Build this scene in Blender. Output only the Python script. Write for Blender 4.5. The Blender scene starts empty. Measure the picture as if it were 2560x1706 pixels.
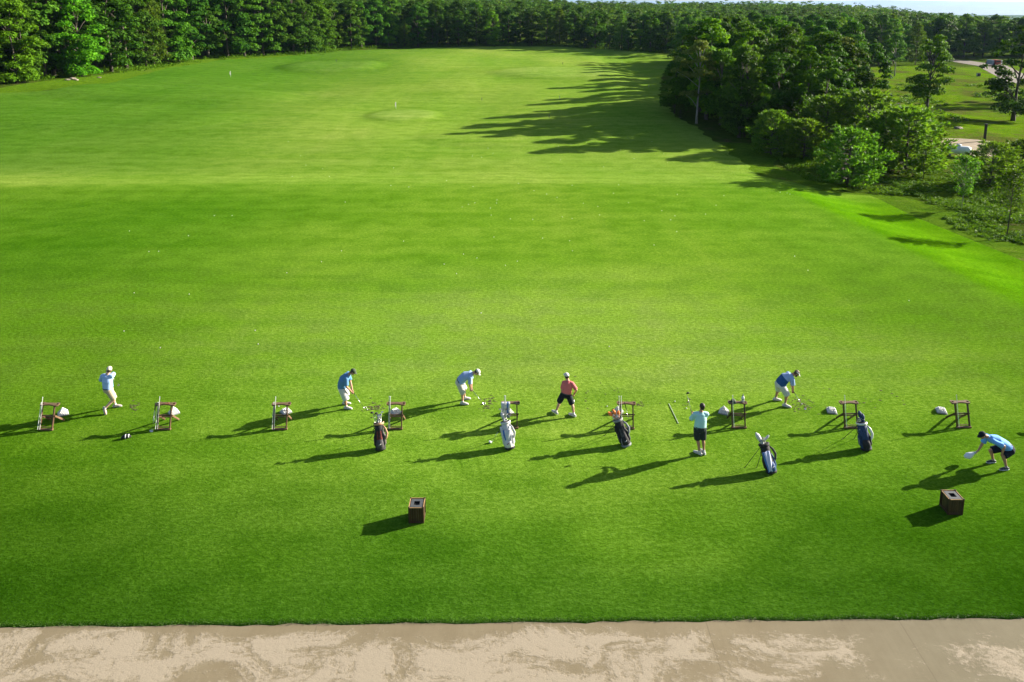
import bpy, bmesh, math, random
import numpy as np
from mathutils import Vector, Matrix, Quaternion

random.seed(7)
RNG = np.random.default_rng(7)
scene = bpy.context.scene
COL = scene.collection
R = math.radians

# ------------------------------------------------------------------ camera
FPX, YP, XP, PITCH, CAMH = 1820.0, 327.0, 1280.0, R(10), 15.0
cd = bpy.data.cameras.new('camera')
cam = bpy.data.objects.new('camera', cd)
COL.objects.link(cam)
cam.location = (0, 0, CAMH)
cam.rotation_euler = (R(80), 0, 0)
cd.sensor_width = 36
cd.lens = FPX / 2560 * 36
cd.shift_y = -(853 - YP) / 2560
cd.clip_start = 0.1
cd.clip_end = 40000
scene.camera = cam

# ------------------------------------------------------------------ terrain
def sm(a, b, x):
    t = np.clip((x - a) / (b - a), 0, 1)
    return t * t * (3 - 2 * t)

MOUNDS = []
def zf(x, y):
    x = np.asarray(x, float); y = np.asarray(y, float)
    a = sm(57.5, 69, y)
    xe = np.interp(y, [0, 34, 38.5, 45.4, 49, 55.4, 62], [27, 25.5, 24.9, 24.3, 23.6, 22.6, 21.4])
    b = sm(-.6, 6.2, x - xe)
    z = -1.0 * a - .95 * b * (1 - a) - .35 * b * a
    f = sm(66, 95, y) * (1 - 0.5 * sm(240, 300, y))
    z = z + f * (0.16 * np.sin(x / 7.3 + 0.6 * np.sin(y / 19)) * np.sin(y / 15.0 + 1.1)
                 + 0.22 * np.sin(x / 15.0 + y / 23.0 + .7) + 0.18 * np.sin(y / 11.0 - x / 41.0)
                 + 0.07 * np.sin(x / 3.1 - y / 6.3) * np.sin(y / 8.1 + x / 9.7))
    z = z + 0.03 * np.sin(x / 3.9 + 1) * np.sin(y / 4.7) * sm(20, 30, y)
    for (mx, my, rx, ry, h) in MOUNDS:
        q = ((x - mx) / rx) ** 2 + ((y - my) / ry) ** 2
        z = z + h * (1 - sm(0.35, 1.25, q))
    z = z + 1.6 * sm(35, 95, -x) * sm(70, 130, y)
    z = z - 0.5 * sm(32, 70, x)
    q = x / np.maximum(y, 1.)
    z = z - 9.0 * sm(.46, .74, q) * sm(230, 520, y)
    z = z + 4.6 * sm(225, 430, y) * (1 - sm(.34, .66, q)) + 1.6 * sm(225, 330, y) * (1 - sm(.03, .12, q))
    r = np.hypot(x, y)
    t = sm(800, 2600, r)
    return z * (1 - t) - 60 * t

FWD = np.array([0, math.cos(PITCH), -math.sin(PITCH)])
UPV = np.array([0, math.sin(PITCH), math.cos(PITCH)])
def ray(px, py):
    d = FWD + UPV * (-(py - YP) / FPX)
    d[0] += (px - XP) / FPX
    return d
def gnd(px, py):
    """pixel of the 2560-wide photograph -> point on the ground"""
    d = ray(px, py)
    z = 0.0
    for _ in range(40):
        t = (z - CAMH) / d[2]
        z = 0.5 * z + 0.5 * float(zf(d[0] * t, d[1] * t))
    t = (z - CAMH) / d[2]
    return Vector((d[0] * t, d[1] * t, z))
def pxm(p):
    """pixels (2560-wide) per metre at point p"""
    return FPX / (p[1] * math.cos(PITCH) + (CAMH - p[2]) * math.sin(PITCH))

for (px, py, rx, ry, h) in [(1010, 290, 5.6, 7.0, .28), (830, 168, 13, 16, .65), (1400, 182, 16, 15, .5),
                            (1290, 345, 12, 7, .25), (420, 235, 22, 10, .5), (300, 300, 18, 9, .25)]:
    p = gnd(px, py)
    MOUNDS.append((p.x, p.y, rx, ry, h))

# ------------------------------------------------------------------ materials
MATS = {}
def nt(name):
    m = bpy.data.materials.new(name)
    m.use_nodes = True
    t = m.node_tree
    b = t.nodes['Principled BSDF']
    return m, t, b
def N(t, typ, **kw):
    n = t.nodes.new(typ)
    for k, v in kw.items():
        if k in n.inputs: n.inputs[k].default_value = v
        else: setattr(n, k, v)
    return n
def L(t, a, b): t.links.new(a, b)
def ramp(t, fac, stops, interp='LINEAR'):
    r = t.nodes.new('ShaderNodeValToRGB')
    r.color_ramp.interpolation = interp
    e = r.color_ramp.elements
    while len(e) < len(stops): e.new(0.5)
    for i, (p, c) in enumerate(stops):
        e[i].position = p
        e[i].color = (c[0], c[1], c[2], 1) if hasattr(c, '__len__') else (c, c, c, 1)
    L(t, fac, r.inputs[0])
    return r.outputs[0]
def mixc(t, fac, a, b, mode='MIX'):
    m = t.nodes.new('ShaderNodeMix')
    m.data_type = 'RGBA'; m.blend_type = mode
    for s, v in ((m.inputs[0], fac), (m.inputs[6], a), (m.inputs[7], b)):
        if isinstance(v, bpy.types.NodeSocket): L(t, v, s)
        elif isinstance(v, (int, float)): s.default_value = v
        else: s.default_value = (v[0], v[1], v[2], 1)
    return m.outputs[2]
def noise(t, vec, scale, detail=3, rough=.55, dist=0.0):
    n = N(t, 'ShaderNodeTexNoise', Scale=scale, Detail=detail, Roughness=rough, Distortion=dist)
    if vec is not None: L(t, vec, n.inputs['Vector'])
    return n.outputs['Fac']
def vmap(t, vec, scale=(1, 1, 1), rot=(0, 0, 0), loc=(0, 0, 0)):
    m = N(t, 'ShaderNodeMapping')
    m.inputs['Scale'].default_value = scale
    m.inputs['Rotation'].default_value = rot
    m.inputs['Location'].default_value = loc
    L(t, vec, m.inputs['Vector'])
    return m.outputs[0]
def math_(t, op, a, b=None, c=None):
    m = t.nodes.new('ShaderNodeMath'); m.operation = op
    for i, v in enumerate((a, b, c)):
        if v is None: continue
        if isinstance(v, bpy.types.NodeSocket): L(t, v, m.inputs[i])
        else: m.inputs[i].default_value = v
    return m.outputs[0]
def mrange(t, v, a, b, c=0., d=1., smooth=True):
    m = t.nodes.new('ShaderNodeMapRange')
    if smooth: m.interpolation_type = 'SMOOTHSTEP'
    L(t, v, m.inputs[0])
    for i, q in enumerate((a, b, c, d)): m.inputs[i + 1].default_value = q
    return m.outputs[0]
def bump(t, h, strength, dist, b):
    n = N(t, 'ShaderNodeBump', Strength=strength, Distance=dist)
    L(t, h, n.inputs['Height'])
    L(t, n.outputs[0], b.inputs['Normal'])
    return n

def simple(name, col, rough=.6, metal=0., var=.18, scale=9., bmp=.0, bscale=60., spec=.4, stretch=(1, 1, 1), sheen=0.):
    """procedural material: base colour broken up by noise, optional bump"""
    if name in MATS: return MATS[name]
    m, t, b = nt(name)
    tc = N(t, 'ShaderNodeTexCoord')
    v = vmap(t, tc.outputs['Object'], stretch)
    f = noise(t, v, scale, 4, .6)
    lo = tuple(c * (1 - var) for c in col); hi = tuple(min(1, c * (1 + var)) for c in col)
    c = ramp(t, f, [(.3, lo), (.7, hi)])
    L(t, c, b.inputs['Base Color'])
    b.inputs['Roughness'].default_value = rough
    b.inputs['Metallic'].default_value = metal
    b.inputs['Specular IOR Level'].default_value = spec
    if sheen: b.inputs['Sheen Weight'].default_value = sheen
    if bmp: bump(t, noise(t, v, bscale, 3), bmp, .01, b)
    MATS[name] = m
    return m

# ---- turf
def turf_material():
    m, t, b = nt('mown_turf')
    g = N(t, 'ShaderNodeNewGeometry')
    P = g.outputs['Position']
    sep = N(t, 'ShaderNodeSeparateXYZ'); L(t, P, sep.inputs[0])
    # tones of grass: broad patches, mowing bands, seams, single tufts
    big = noise(t, vmap(t, P, (.05, .028, 0)), 1, 3, .5)
    band = noise(t, vmap(t, P, (.035, .42, 0)), 1, 4, .6, .35)
    band2 = noise(t, vmap(t, P, (.45, .05, 0), (0, 0, .5)), 1, 3, .55, .6)
    patch = noise(t, vmap(t, P, (.5, .75, 0)), 1, 5, .62)
    tuft = noise(t, vmap(t, P, (5.2, 9.0, 1), (0, 0, -.15)), 1, 5, .68)
    fine = noise(t, vmap(t, P, (15, 24, 1), (0, 0, -.2)), 1, 3, .7)
    c = ramp(t, big, [(.3, (.119, .240, .017)), (.52, (.152, .262, .024)), (.72, (.190, .284, .034))])
    c = mixc(t, mrange(t, band, .36, .68), c, mixc(t, 1., c, (.80, .89, .68), 'MULTIPLY'))
    c = mixc(t, mrange(t, band2, .45, .75, 0, .6), c, mixc(t, 1., c, (1.16, 1.06, 1.3), 'MULTIPLY'))
    c = mixc(t, mrange(t, patch, .35, .70, 0, 1.), c, mixc(t, 1., c, (.70, .79, .60), 'MULTIPLY'))
    c = mixc(t, mrange(t, tuft, .40, .62, .8, 0), c, mixc(t, 1., c, (.60, .68, .48), 'MULTIPLY'))
    c = mixc(t, mrange(t, tuft, .54, .74, 0, .7), c, mixc(t, 1., c, (1.30, 1.20, 1.9), 'MULTIPLY'))
    c = mixc(t, mrange(t, fine, .36, .58, .85, 0), c, mixc(t, 1., c, (.58, .67, .42), 'MULTIPLY'))
    # vignette darkening painted beside the path; range beyond the lip toned yellower
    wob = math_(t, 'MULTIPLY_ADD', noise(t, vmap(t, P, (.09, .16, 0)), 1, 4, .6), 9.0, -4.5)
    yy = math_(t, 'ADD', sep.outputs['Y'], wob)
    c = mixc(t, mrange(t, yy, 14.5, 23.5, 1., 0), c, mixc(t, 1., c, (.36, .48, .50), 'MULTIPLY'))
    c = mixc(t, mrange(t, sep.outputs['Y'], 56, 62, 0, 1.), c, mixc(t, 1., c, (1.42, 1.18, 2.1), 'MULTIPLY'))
    # worn, pale hitting line, also painting the bright middle of the vignette
    worn = math_(t, 'MULTIPLY', mrange(t, yy, 24.5, 28.5), mrange(t, yy, 30, 46, 1, 0))  # wear and painted vignette brightness in one mask
    c = mixc(t, math_(t, 'MULTIPLY', worn, mrange(t, patch, .40, .66, 0., .9)), c, mixc(t, 1., c, (1.26, 1.06, 2.0), 'MULTIPLY'))
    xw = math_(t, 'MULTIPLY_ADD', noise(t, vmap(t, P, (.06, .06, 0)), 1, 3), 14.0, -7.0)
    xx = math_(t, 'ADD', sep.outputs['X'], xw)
    # vignette painted into the turf: brighter ellipse mid tee, darker ends and near corners
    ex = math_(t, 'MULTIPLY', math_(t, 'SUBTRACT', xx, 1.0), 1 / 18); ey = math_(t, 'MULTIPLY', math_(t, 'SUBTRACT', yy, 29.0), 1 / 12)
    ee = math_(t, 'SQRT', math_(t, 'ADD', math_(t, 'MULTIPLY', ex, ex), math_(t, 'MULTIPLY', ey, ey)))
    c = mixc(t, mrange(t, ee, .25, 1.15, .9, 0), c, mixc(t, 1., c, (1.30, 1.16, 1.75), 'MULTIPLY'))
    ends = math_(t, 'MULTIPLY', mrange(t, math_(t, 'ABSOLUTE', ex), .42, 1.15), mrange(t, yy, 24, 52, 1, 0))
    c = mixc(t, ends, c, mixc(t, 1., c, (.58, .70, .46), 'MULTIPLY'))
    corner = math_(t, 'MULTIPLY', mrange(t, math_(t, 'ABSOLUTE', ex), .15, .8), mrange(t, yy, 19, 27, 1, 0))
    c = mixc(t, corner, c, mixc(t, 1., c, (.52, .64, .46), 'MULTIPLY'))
    range_shade = math_(t, 'MULTIPLY', mrange(t, xx, -58, -8, 1., 0), mrange(t, yy, 58, 70, 0, 1))
    c = mixc(t, range_shade, c, mixc(t, 1., c, (.42, .60, .40), 'MULTIPLY'))  # vignette darkening painted over the left of the range
    left_shade = math_(t, 'MULTIPLY', mrange(t, xx, -30, -6, .85, 0), math_(t, 'MULTIPLY', mrange(t, yy, 50, 64, 1, 0), mrange(t, yy, 30, 42, .2, 1)))
    c = mixc(t, left_shade, c, mixc(t, 1., c, (.48, .64, .42), 'MULTIPLY'))  # edge darkening painted into the turf left of the tee
    for (mx, my, rx, ry, h) in MOUNDS[:3]:      # target greens are cut closer and paler, with a longer collar
        gx = math_(t, 'MULTIPLY', math_(t, 'SUBTRACT', sep.outputs['X'], mx), 1 / rx); gy = math_(t, 'MULTIPLY', math_(t, 'SUBTRACT', sep.outputs['Y'], my), 1 / ry)
        ge = math_(t, 'ADD', math_(t, 'SQRT', math_(t, 'ADD', math_(t, 'MULTIPLY', gx, gx), math_(t, 'MULTIPLY', gy, gy))), math_(t, 'MULTIPLY_ADD', noise(t, vmap(t, P, (.3, .3, 0)), 1, 2), .25, -.12))
        c = mixc(t, mrange(t, ge, .72, .98, .7, 0), c, mixc(t, 1., c, (1.16, 1.08, 1.6), 'MULTIPLY'))
        c = mixc(t, math_(t, 'MULTIPLY', mrange(t, ge, .82, 1.0, 0, .4), mrange(t, ge, 1.1, 1.5, 1, 0)), c, mixc(t, 1., c, (.74, .80, .7), 'MULTIPLY'))
    bank = math_(t, 'MULTIPLY', mrange(t, math_(t, 'MULTIPLY_ADD', sep.outputs['Y'], .137, sep.outputs['X']), 29.5, 31.0), mrange(t, yy, 54, 62, 1, 0))
    c = mixc(t, math_(t, 'MULTIPLY', bank, .9), c, mixc(t, 1., c, (.74, .92, .16), 'MULTIPLY'))
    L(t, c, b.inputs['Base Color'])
    b.inputs['Roughness'].default_value = .72
    b.inputs['Specular IOR Level'].default_value = .0
    hgt = math_(t, 'ADD', math_(t, 'MULTIPLY', tuft, 1.0), math_(t, 'MULTIPLY', fine, .55))
    hgt = math_(t, 'ADD', hgt, math_(t, 'MULTIPLY', patch, 1.1))
    bump(t, hgt, .5, .06, b)
    return m
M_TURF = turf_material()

def soil_grass(name, g1, g2, d1, d2, amt, sc=1.0):
    """rough grass over bare soil, amt = share of soil"""
    m, t, b = nt(name)
    g = N(t, 'ShaderNodeNewGeometry'); P = g.outputs['Position']
    n1 = noise(t, vmap(t, P, (.11 * sc, .11 * sc, 0)), 1, 5, .62)
    n2 = noise(t, vmap(t, P, (.9 * sc, 1.3 * sc, .3)), 1, 5, .66)
    n3 = noise(t, vmap(t, P, (5 * sc, 7 * sc, 1)), 1, 4, .7)
    cg = ramp(t, n2, [(.3, g1), (.7, g2)])
    cs = ramp(t, n2, [(.3, d1), (.7, d2)])
    k = math_(t, 'ADD', math_(t, 'MULTIPLY', n1, .6), math_(t, 'MULTIPLY', n2, .4))
    c = mixc(t, mrange(t, k, .5 + (.5 - amt) * .5 - .07, .5 + (.5 - amt) * .5 + .07), cg, cs)
    c = mixc(t, mrange(t, n3, .35, .6, .75, 0), c, mixc(t, 1., c, (.45, .5, .4), 'MULTIPLY'))
    L(t, c, b.inputs['Base Color'])
    b.inputs['Roughness'].default_value = .85
    b.inputs['Specular IOR Level'].default_value = .0
    bump(t, math_(t, 'ADD', n3, math_(t, 'MULTIPLY', n2, 2.)), .8, .15, b)
    return m
M_GROUND = soil_grass('forest_floor', (.030, .062, .006), (.070, .115, .010), (.05, .038, .018), (.10, .075, .04), .34)
M_MEADOW = soil_grass('meadow_grass', (.058, .135, .004), (.135, .225, .007), (.050, .075, .010), (.105, .11, .03), .46)
M_VERGE = soil_grass('rough_verge', (.045, .105, .006), (.095, .165, .012), (.07, .065, .025), (.12, .10, .045), .26)
M_ROUGH = soil_grass('rough_grass', (.055, .125, .006), (.10, .18, .010), (.10, .085, .035), (.15, .12, .06), .2)
M_DIRT = simple('packed_dirt', (.19, .145, .09), .9, var=.3, scale=1.3, bmp=.5, bscale=6)
M_ROAD = simple('worn_gravel', (.060, .048, .036), .9, var=.3, scale=.5, bmp=.4, bscale=4)

def concrete_material():
    m, t, b = nt('sandy_concrete')
    g = N(t, 'ShaderNodeNewGeometry'); P = g.outputs['Position']
    sep = N(t, 'ShaderNodeSeparateXYZ'); L(t, P, sep.inputs[0])
    brush = noise(t, vmap(t, P, (11, .35, 1), (0, 0, .1)), 1, 3, .6)
    mott = noise(t, vmap(t, P, (1.2, 1.2, 1)), 1, 5, .65)
    grit = noise(t, vmap(t, P, (42, 42, 1)), 1, 2, .6)
    c = ramp(t, mott, [(.3, (.150, .121, .074)), (.7, (.180, .149, .095))])
    c = mixc(t, mrange(t, brush, .35, .65, .25, 0), c, mixc(t, 1., c, (.86, .86, .84), 'MULTIPLY'))
    gx = mrange(t, sep.outputs['X'], 4.5, 11, 0, 1)
    c = mixc(t, gx, c, mixc(t, 1., c, (.86, .91, .94), 'MULTIPLY'))
    # drifts of pale sand lying on the slab
    s1 = noise(t, vmap(t, P, (.55, .9, 1), (0, 0, .35), (3.1, .4, 0)), 1, 8, .68, .9)
    s2 = noise(t, vmap(t, P, (7, 9, 1)), 1, 5, .75)
    s = math_(t, 'ADD', math_(t, 'MULTIPLY', s1, .70), math_(t, 'MULTIPLY', s2, .30))
    edge = mrange(t, sep.outputs['Y'], 14.85, 15.8, .035, -.16)
    edge2 = mrange(t, sep.outputs['X'], 2, 10, .015, -.06)
    s = math_(t, 'ADD', math_(t, 'ADD', s, edge), edge2)
    k = mrange(t, s, .475, .585)
    sand = ramp(t, grit, [(.3, (.225, .190, .138)), (.7, (.292, .250, .188))])
    c = mixc(t, k, c, sand)
    jx = math_(t, 'FRACT', math_(t, 'ADD', math_(t, 'MULTIPLY', sep.outputs['X'], .21), math_(t, 'MULTIPLY', s2, .006)))
    c = mixc(t, math_(t, 'MULTIPLY', mrange(t, jx, .004, .008, 1, 0), mrange(t, k, .2, .8, .45, .08)), c, (.10, .08, .05))
    cr = noise(t, vmap(t, P, (.5, .8, 1), (0, 0, .3)), 1, 7, .7)
    cr = math_(t, 'ABSOLUTE', math_(t, 'SUBTRACT', cr, .5))
    c = mixc(t, math_(t, 'MULTIPLY', mrange(t, cr, .0, .0035, .6, 0), mrange(t, mott, .52, .60)), c, (.09, .07, .045))
    L(t, c, b.inputs['Base Color'])
    b.inputs['Roughness'].default_value = .9
    b.inputs['Specular IOR Level'].default_value = .2
    h = math_(t, 'ADD', math_(t, 'MULTIPLY', grit, .3), math_(t, 'MULTIPLY', k, math_(t, 'ADD', .5, s2)))
    bump(t, h, .35, .02, b)
    return m
M_PATH = concrete_material()

def leaf_material(name, dark, light, trans=.40, rough=.6, spec=.05):
    m, t, b = nt(name)
    tc = N(t, 'ShaderNodeTexCoord'); O = tc.outputs['Object']
    oi = N(t, 'ShaderNodeObjectInfo')
    g = N(t, 'ShaderNodeNewGeometry')
    n1 = noise(t, O, .55, 3, .6)
    k = math_(t, 'ADD', math_(t, 'MULTIPLY', n1, .55), math_(t, 'MULTIPLY', g.outputs['Random Per Island'], .45))
    c = ramp(t, k, [(.25, dark), (.75, light)])
    hs = N(t, 'ShaderNodeHueSaturation')
    L(t, c, hs.inputs['Color'])
    L(t, mrange(t, oi.outputs['Random'], 0, 1, .482, .512, False), hs.inputs['Hue'])
    L(t, mrange(t, math_(t, 'FRACT', math_(t, 'MULTIPLY', oi.outputs['Random'], 7.31)), 0, 1, .55, 1.38, False), hs.inputs['Value'])
    hs.inputs['Saturation'].default_value = 1.0
    cc = hs.outputs[0]
    L(t, cc, b.inputs['Base Color'])
    b.inputs['Roughness'].default_value = rough
    b.inputs['Specular IOR Level'].default_value = spec
    tr = N(t, 'ShaderNodeBsdfTranslucent')
    L(t, mixc(t, 1., cc, (1.25, 1.15, .5), 'MULTIPLY'), tr.inputs['Color'])
    mx = N(t, 'ShaderNodeMixShader'); mx.inputs[0].default_value = trans
    L(t, b.outputs[0], mx.inputs[1]); L(t, tr.outputs[0], mx.inputs[2])
    L(t, mx.outputs[0], t.nodes['Material Output'].inputs['Surface'])
    return m
M_LEAF = leaf_material('oak_leaves', (.018, .068, .005), (.066, .165, .011))
M_LEAF_LIGHT = leaf_material('maple_leaves', (.036, .120, .004), (.090, .225, .007))
M_LEAF_PALE = leaf_material('pale_leaves', (.045, .085, .014), (.12, .165, .036))
M_PINE = leaf_material('pine_needles', (.032, .100, .008), (.100, .205, .018), .42, .6, .12)
M_SAPL = leaf_material('sapling_leaves', (.05, .14, .007), (.115, .26, .014), .45)
M_SCRUB = leaf_material('scrub_leaves', (.030, .090, .004), (.090, .175, .008), .35)
M_BARK = simple('grey_bark', (.060, .050, .040), .9, var=.4, scale=6, bmp=.6, bscale=14, stretch=(1, 1, .25))
M_BARK_MID = simple('mid_bark', (.10, .088, .072), .9, var=.4, scale=5, bmp=.4, bscale=12, stretch=(1, 1, .3))
M_BARK_PALE = simple('pale_bark', (.27, .25, .22), .85, var=.4, scale=5, bmp=.4, bscale=12, stretch=(1, 1, .3))
M_ROCK = simple('pale_rock', (.20, .17, .13), .9, var=.3, scale=4, bmp=.6, bscale=9)

# ------------------------------------------------------------------ mesh helper
class MB:
    def __init__(self): self.v = []; self.f = []; self.m = []; self.n = 0
    def add(self, verts, faces, mi=0):
        o = self.n
        self.v.extend([tuple(v) for v in verts]); self.n += len(verts)
        self.f.extend([tuple(i + o for i in f) for f in faces]); self.m.extend([mi] * len(faces))
        return self
    def box(self, c, s, rot=None, mi=0, bev=0.0):
        c = Vector(c); hx, hy, hz = s[0] / 2, s[1] / 2, s[2] / 2
        q = rot.to_matrix() if isinstance(rot, Quaternion) else (rot if rot is not None else Matrix.Identity(3))
        if bev <= 0:
            vs = [Vector((x, y, z)) for z in (-hz, hz) for (x, y) in ((-hx, -hy), (hx, -hy), (hx, hy), (-hx, hy))]
            fs = [(3, 2, 1, 0), (4, 5, 6, 7), (0, 1, 5, 4), (1, 2, 6, 5), (2, 3, 7, 6), (3, 0, 4, 7)]
        else:
            bm = bmesh.new(); bmesh.ops.create_cube(bm, size=1)
            for v in bm.verts: v.co = Vector((v.co.x * s[0], v.co.y * s[1], v.co.z * s[2]))
            bmesh.ops.bevel(bm, geom=list(bm.edges), offset=bev, segments=1, affect='EDGES')
            bm.verts.index_update()
            vs = [v.co.copy() for v in bm.verts]; fs = [[v.index for v in f.verts] for f in bm.faces]; bm.free()
        return self.add([c + q @ v for v in vs], fs, mi)
    def bar(self, a, b, w, h, up=(0, 0, 1), mi=0, bev=0.0):
        a = Vector(a); b = Vector(b); d = b - a
        x = d.normalized(); u = Vector(up); y = u.cross(x)
        if y.length < 1e-4: y = Vector((1, 0, 0)).cross(x)
        y.normalize(); z = x.cross(y)
        q = Matrix((x, y, z)).transposed()
        return self.box((a + b) / 2, (d.length, w, h), q, mi, bev)
    def tube(self, pts, rad, seg=8, lat=None, cap='flat', mi=0):
        """loft along pts; rad = number, or (lateral, other) per point; lat = lateral axis per point or one"""
        pts = [Vector(p) for p in pts]; n = len(pts)
        rad = list(rad) if hasattr(rad, '__len__') else [rad] * n
        rad = [(r, r) if not hasattr(r, '__len__') else tuple(r) for r in rad]
        if cap == 'round':
            d0 = (pts[0] - pts[1]).normalized(); d1 = (pts[-1] - pts[-2]).normalized()
            pre = []; post = []
            for k in (.35, .75, .97):
                s = math.sqrt(1 - k * k)
                pre.insert(0, (pts[0] + d0 * min(rad[0]) * k, (rad[0][0] * s, rad[0][1] * s)))
                post.append((pts[-1] + d1 * min(rad[-1]) * k, (rad[-1][0] * s, rad[-1][1] * s)))
            pts = [p for p, _ in pre] + pts + [p for p, _ in post]
            rad = [r for _, r in pre] + rad + [r for _, r in post]
            if lat is not None and isinstance(lat, list): lat = [lat[0]] * 3 + lat + [lat[-1]] * 3
            n = len(pts)
        vs = []
        pl = None
        for i in range(n):
            t = (pts[min(i + 1, n - 1)] - pts[max(i - 1, 0)])
            t = t.normalized() if t.length > 1e-9 else Vector((0, 0, 1))
            if lat is not None:
                l = Vector(lat[i] if isinstance(lat, list) else lat)
            elif pl is not None: l = pl
            else: l = Vector((1, 0, 0)) if abs(t.x) < .8 else Vector((0, 1, 0))
            l = l - t * l.dot(t)
            if l.length < 1e-5: l = Vector((0, 1, 0)) - t * t.y
            l.normalize(); pl = l
            w = t.cross(l)
            for k in range(seg):
                a = 2 * math.pi * k / seg
                vs.append(pts[i] + l * (rad[i][0] * math.cos(a)) + w * (rad[i][1] * math.sin(a)))
        fs = []
        for i in range(n - 1):
            for k in range(seg):
                k2 = (k + 1) % seg
                fs.append((i * seg + k, i * seg + k2, (i + 1) * seg + k2, (i + 1) * seg + k))
        fs.append(tuple(range(seg - 1, -1, -1)))
        fs.append(tuple((n - 1) * seg + k for k in range(seg)))
        return self.add(vs, fs, mi)
    def ell(self, c, r, axes=None, seg=14, rings=8, mi=0, zmin=-1.0):
        c = Vector(c); ax = axes or (Vector((1, 0, 0)), Vector((0, 1, 0)), Vector((0, 0, 1)))
        a0 = math.asin(max(-1, zmin)); vs = []; fs = []
        for i in range(rings + 1):
            a = a0 + (math.pi / 2 - a0) * i / rings
            if i == 0 and zmin <= -1: a += .02
            if i == rings: a -= .02
            for k in range(seg):
                p = 2 * math.pi * k / seg
                vs.append(c + ax[0] * (r[0] * math.cos(a) * math.cos(p)) + ax[1] * (r[1] * math.cos(a) * math.sin(p)) + ax[2] * (r[2] * math.sin(a)))
        for i in range(rings):
            for k in range(seg):
                k2 = (k + 1) % seg
                fs.append((i * seg + k, i * seg + k2, (i + 1) * seg + k2, (i + 1) * seg + k))
        fs.append(tuple(range(seg - 1, -1, -1))); fs.append(tuple(rings * seg + k for k in range(seg)))
        return self.add(vs, fs, mi)
    def mesh(self, name, mats, smooth=False):
        me = bpy.data.meshes.new(name)
        me.from_pydata(self.v, [], self.f)
        for m in (mats if isinstance(mats, (list, tuple)) else [mats]): me.materials.append(m)
        if len(set(self.m)) > 1: me.polygons.foreach_set('material_index', self.m)
        if smooth: me.polygons.foreach_set('use_smooth', [True] * len(self.f))
        me.update()
        return me
    def build(self, name, mats, parent=None, smooth=False, loc=None, label=None):
        o = bpy.data.objects.new(name, self.mesh(name, mats, smooth))
        COL.objects.link(o)
        if parent is not None: o.parent = parent
        if loc is not None: o.location = loc
        if label: o['label'] = label
        return o

def thing(name, label, cat, loc=(0, 0, 0), rz=0., group=None):
    o = bpy.data.objects.new(name, None); COL.objects.link(o)
    o.empty_display_size = .2
    o.location = loc; o.rotation_euler = (0, 0, rz)
    o['label'] = label; o['category'] = cat
    if group: o['group'] = group
    return o
def tag(o, label, cat, group=None):
    o['label'] = label; o['category'] = cat
    if group: o['group'] = group
    return o
def kind(o, k, label=None, cat=None):
    o['kind'] = k
    if label: o['label'] = label
    if cat: o['category'] = cat
    return o
def dup(root, loc, rz=0., label=None, group=None, scale=None):
    r = root.copy(); COL.objects.link(r)
    r.location = loc; r.rotation_euler = (0, 0, rz)
    if scale is not None: r.scale = scale
    if label: r['label'] = label
    if group: r['group'] = group
    for ch in root.children:
        c = ch.copy(); COL.objects.link(c); c.parent = r
        for g in ch.children:
            d = g.copy(); COL.objects.link(d); d.parent = c
    return r
def np_mesh(name, V, F, mats, smooth=False, mi=None):
    me = bpy.data.meshes.new(name)
    V = np.asarray(V, np.float32); F = np.asarray(F, np.int32); k = F.shape[1]
    me.vertices.add(len(V)); me.vertices.foreach_set('co', V.ravel())
    me.loops.add(F.size); me.loops.foreach_set('vertex_index', F.ravel())
    me.polygons.add(len(F)); me.polygons.foreach_set('loop_start', np.arange(0, F.size, k, dtype=np.int32))
    for m in (mats if isinstance(mats, (list, tuple)) else [mats]): me.materials.append(m)
    if mi is not None: me.polygons.foreach_set('material_index', np.asarray(mi, np.int32))
    if smooth: me.polygons.foreach_set('use_smooth', np.ones(len(F), bool))
    me.update(calc_edges=True)
    return me
def link(name, me, parent=None):
    o = bpy.data.objects.new(name, me); COL.objects.link(o)
    if parent is not None: o.parent = parent
    return o
def grid_faces(nr, nc):
    i = np.arange(nr - 1)[:, None]; j = np.arange(nc - 1)[None, :]
    a = (i * nc + j).ravel()
    return np.stack([a, a + 1, a + nc + 1, a + nc], 1)
# ------------------------------------------------------------------ setting: ground, lawn, path, meadow
def axis(near0, near1, step, far, growth=1.09):
    a = list(np.arange(near0, near1 + step / 2, step)); s = step
    while a[-1] < far: s *= growth; a.append(a[-1] + s)
    return a
ys = axis(-30, 260, 1.0, 13000)
xr = axis(0, 130, 1.0, 9000)
xs = [-x for x in xr[:0:-1]] + xr
X, Y = np.meshgrid(np.array(xs), np.array(ys))
Z = zf(X, Y) - .03
ground = link('ground', np_mesh('ground', np.stack([X, Y, Z], -1).reshape(-1, 3), grid_faces(len(ys), len(xs)), M_GROUND, True))
kind(ground, 'structure')

# lawn outline from the photograph's turf edges, as left / right limits for every distance
RE = [gnd(*p) for p in [(1692, 136), (1668, 165), (1655, 190), (1648, 240), (1690, 290), (1745, 322), (1772, 343), (1835, 390), (1903, 441),
                        (1985, 466), (2062, 477), (2180, 491), (2285, 543), (2430, 602), (2560, 655), (2720, 740)]]
LE = [gnd(*p) for p in [(-20, 234), (130, 226), (298, 204), (420, 170), (560, 150), (700, 143), (850, 128), (1000, 122.5), (1100, 119)]]
dmax = gnd(1300, 117).y
rd = [p.y for p in RE][::-1]; rx = [p.x for p in RE][::-1]
rd = [10.] + rd + [dmax - 6, dmax]; rx = [40.] + rx + [30., 6.]
ld = [p.y for p in LE]; lx = [p.x for p in LE]
ld = [10., ld[0] - 1] + ld + [dmax]; lx = [-90., lx[0] - 8] + lx + [-10.]
o = np.argsort(ld); ld = np.array(ld)[o]; lx = np.array(lx)[o]
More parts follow.
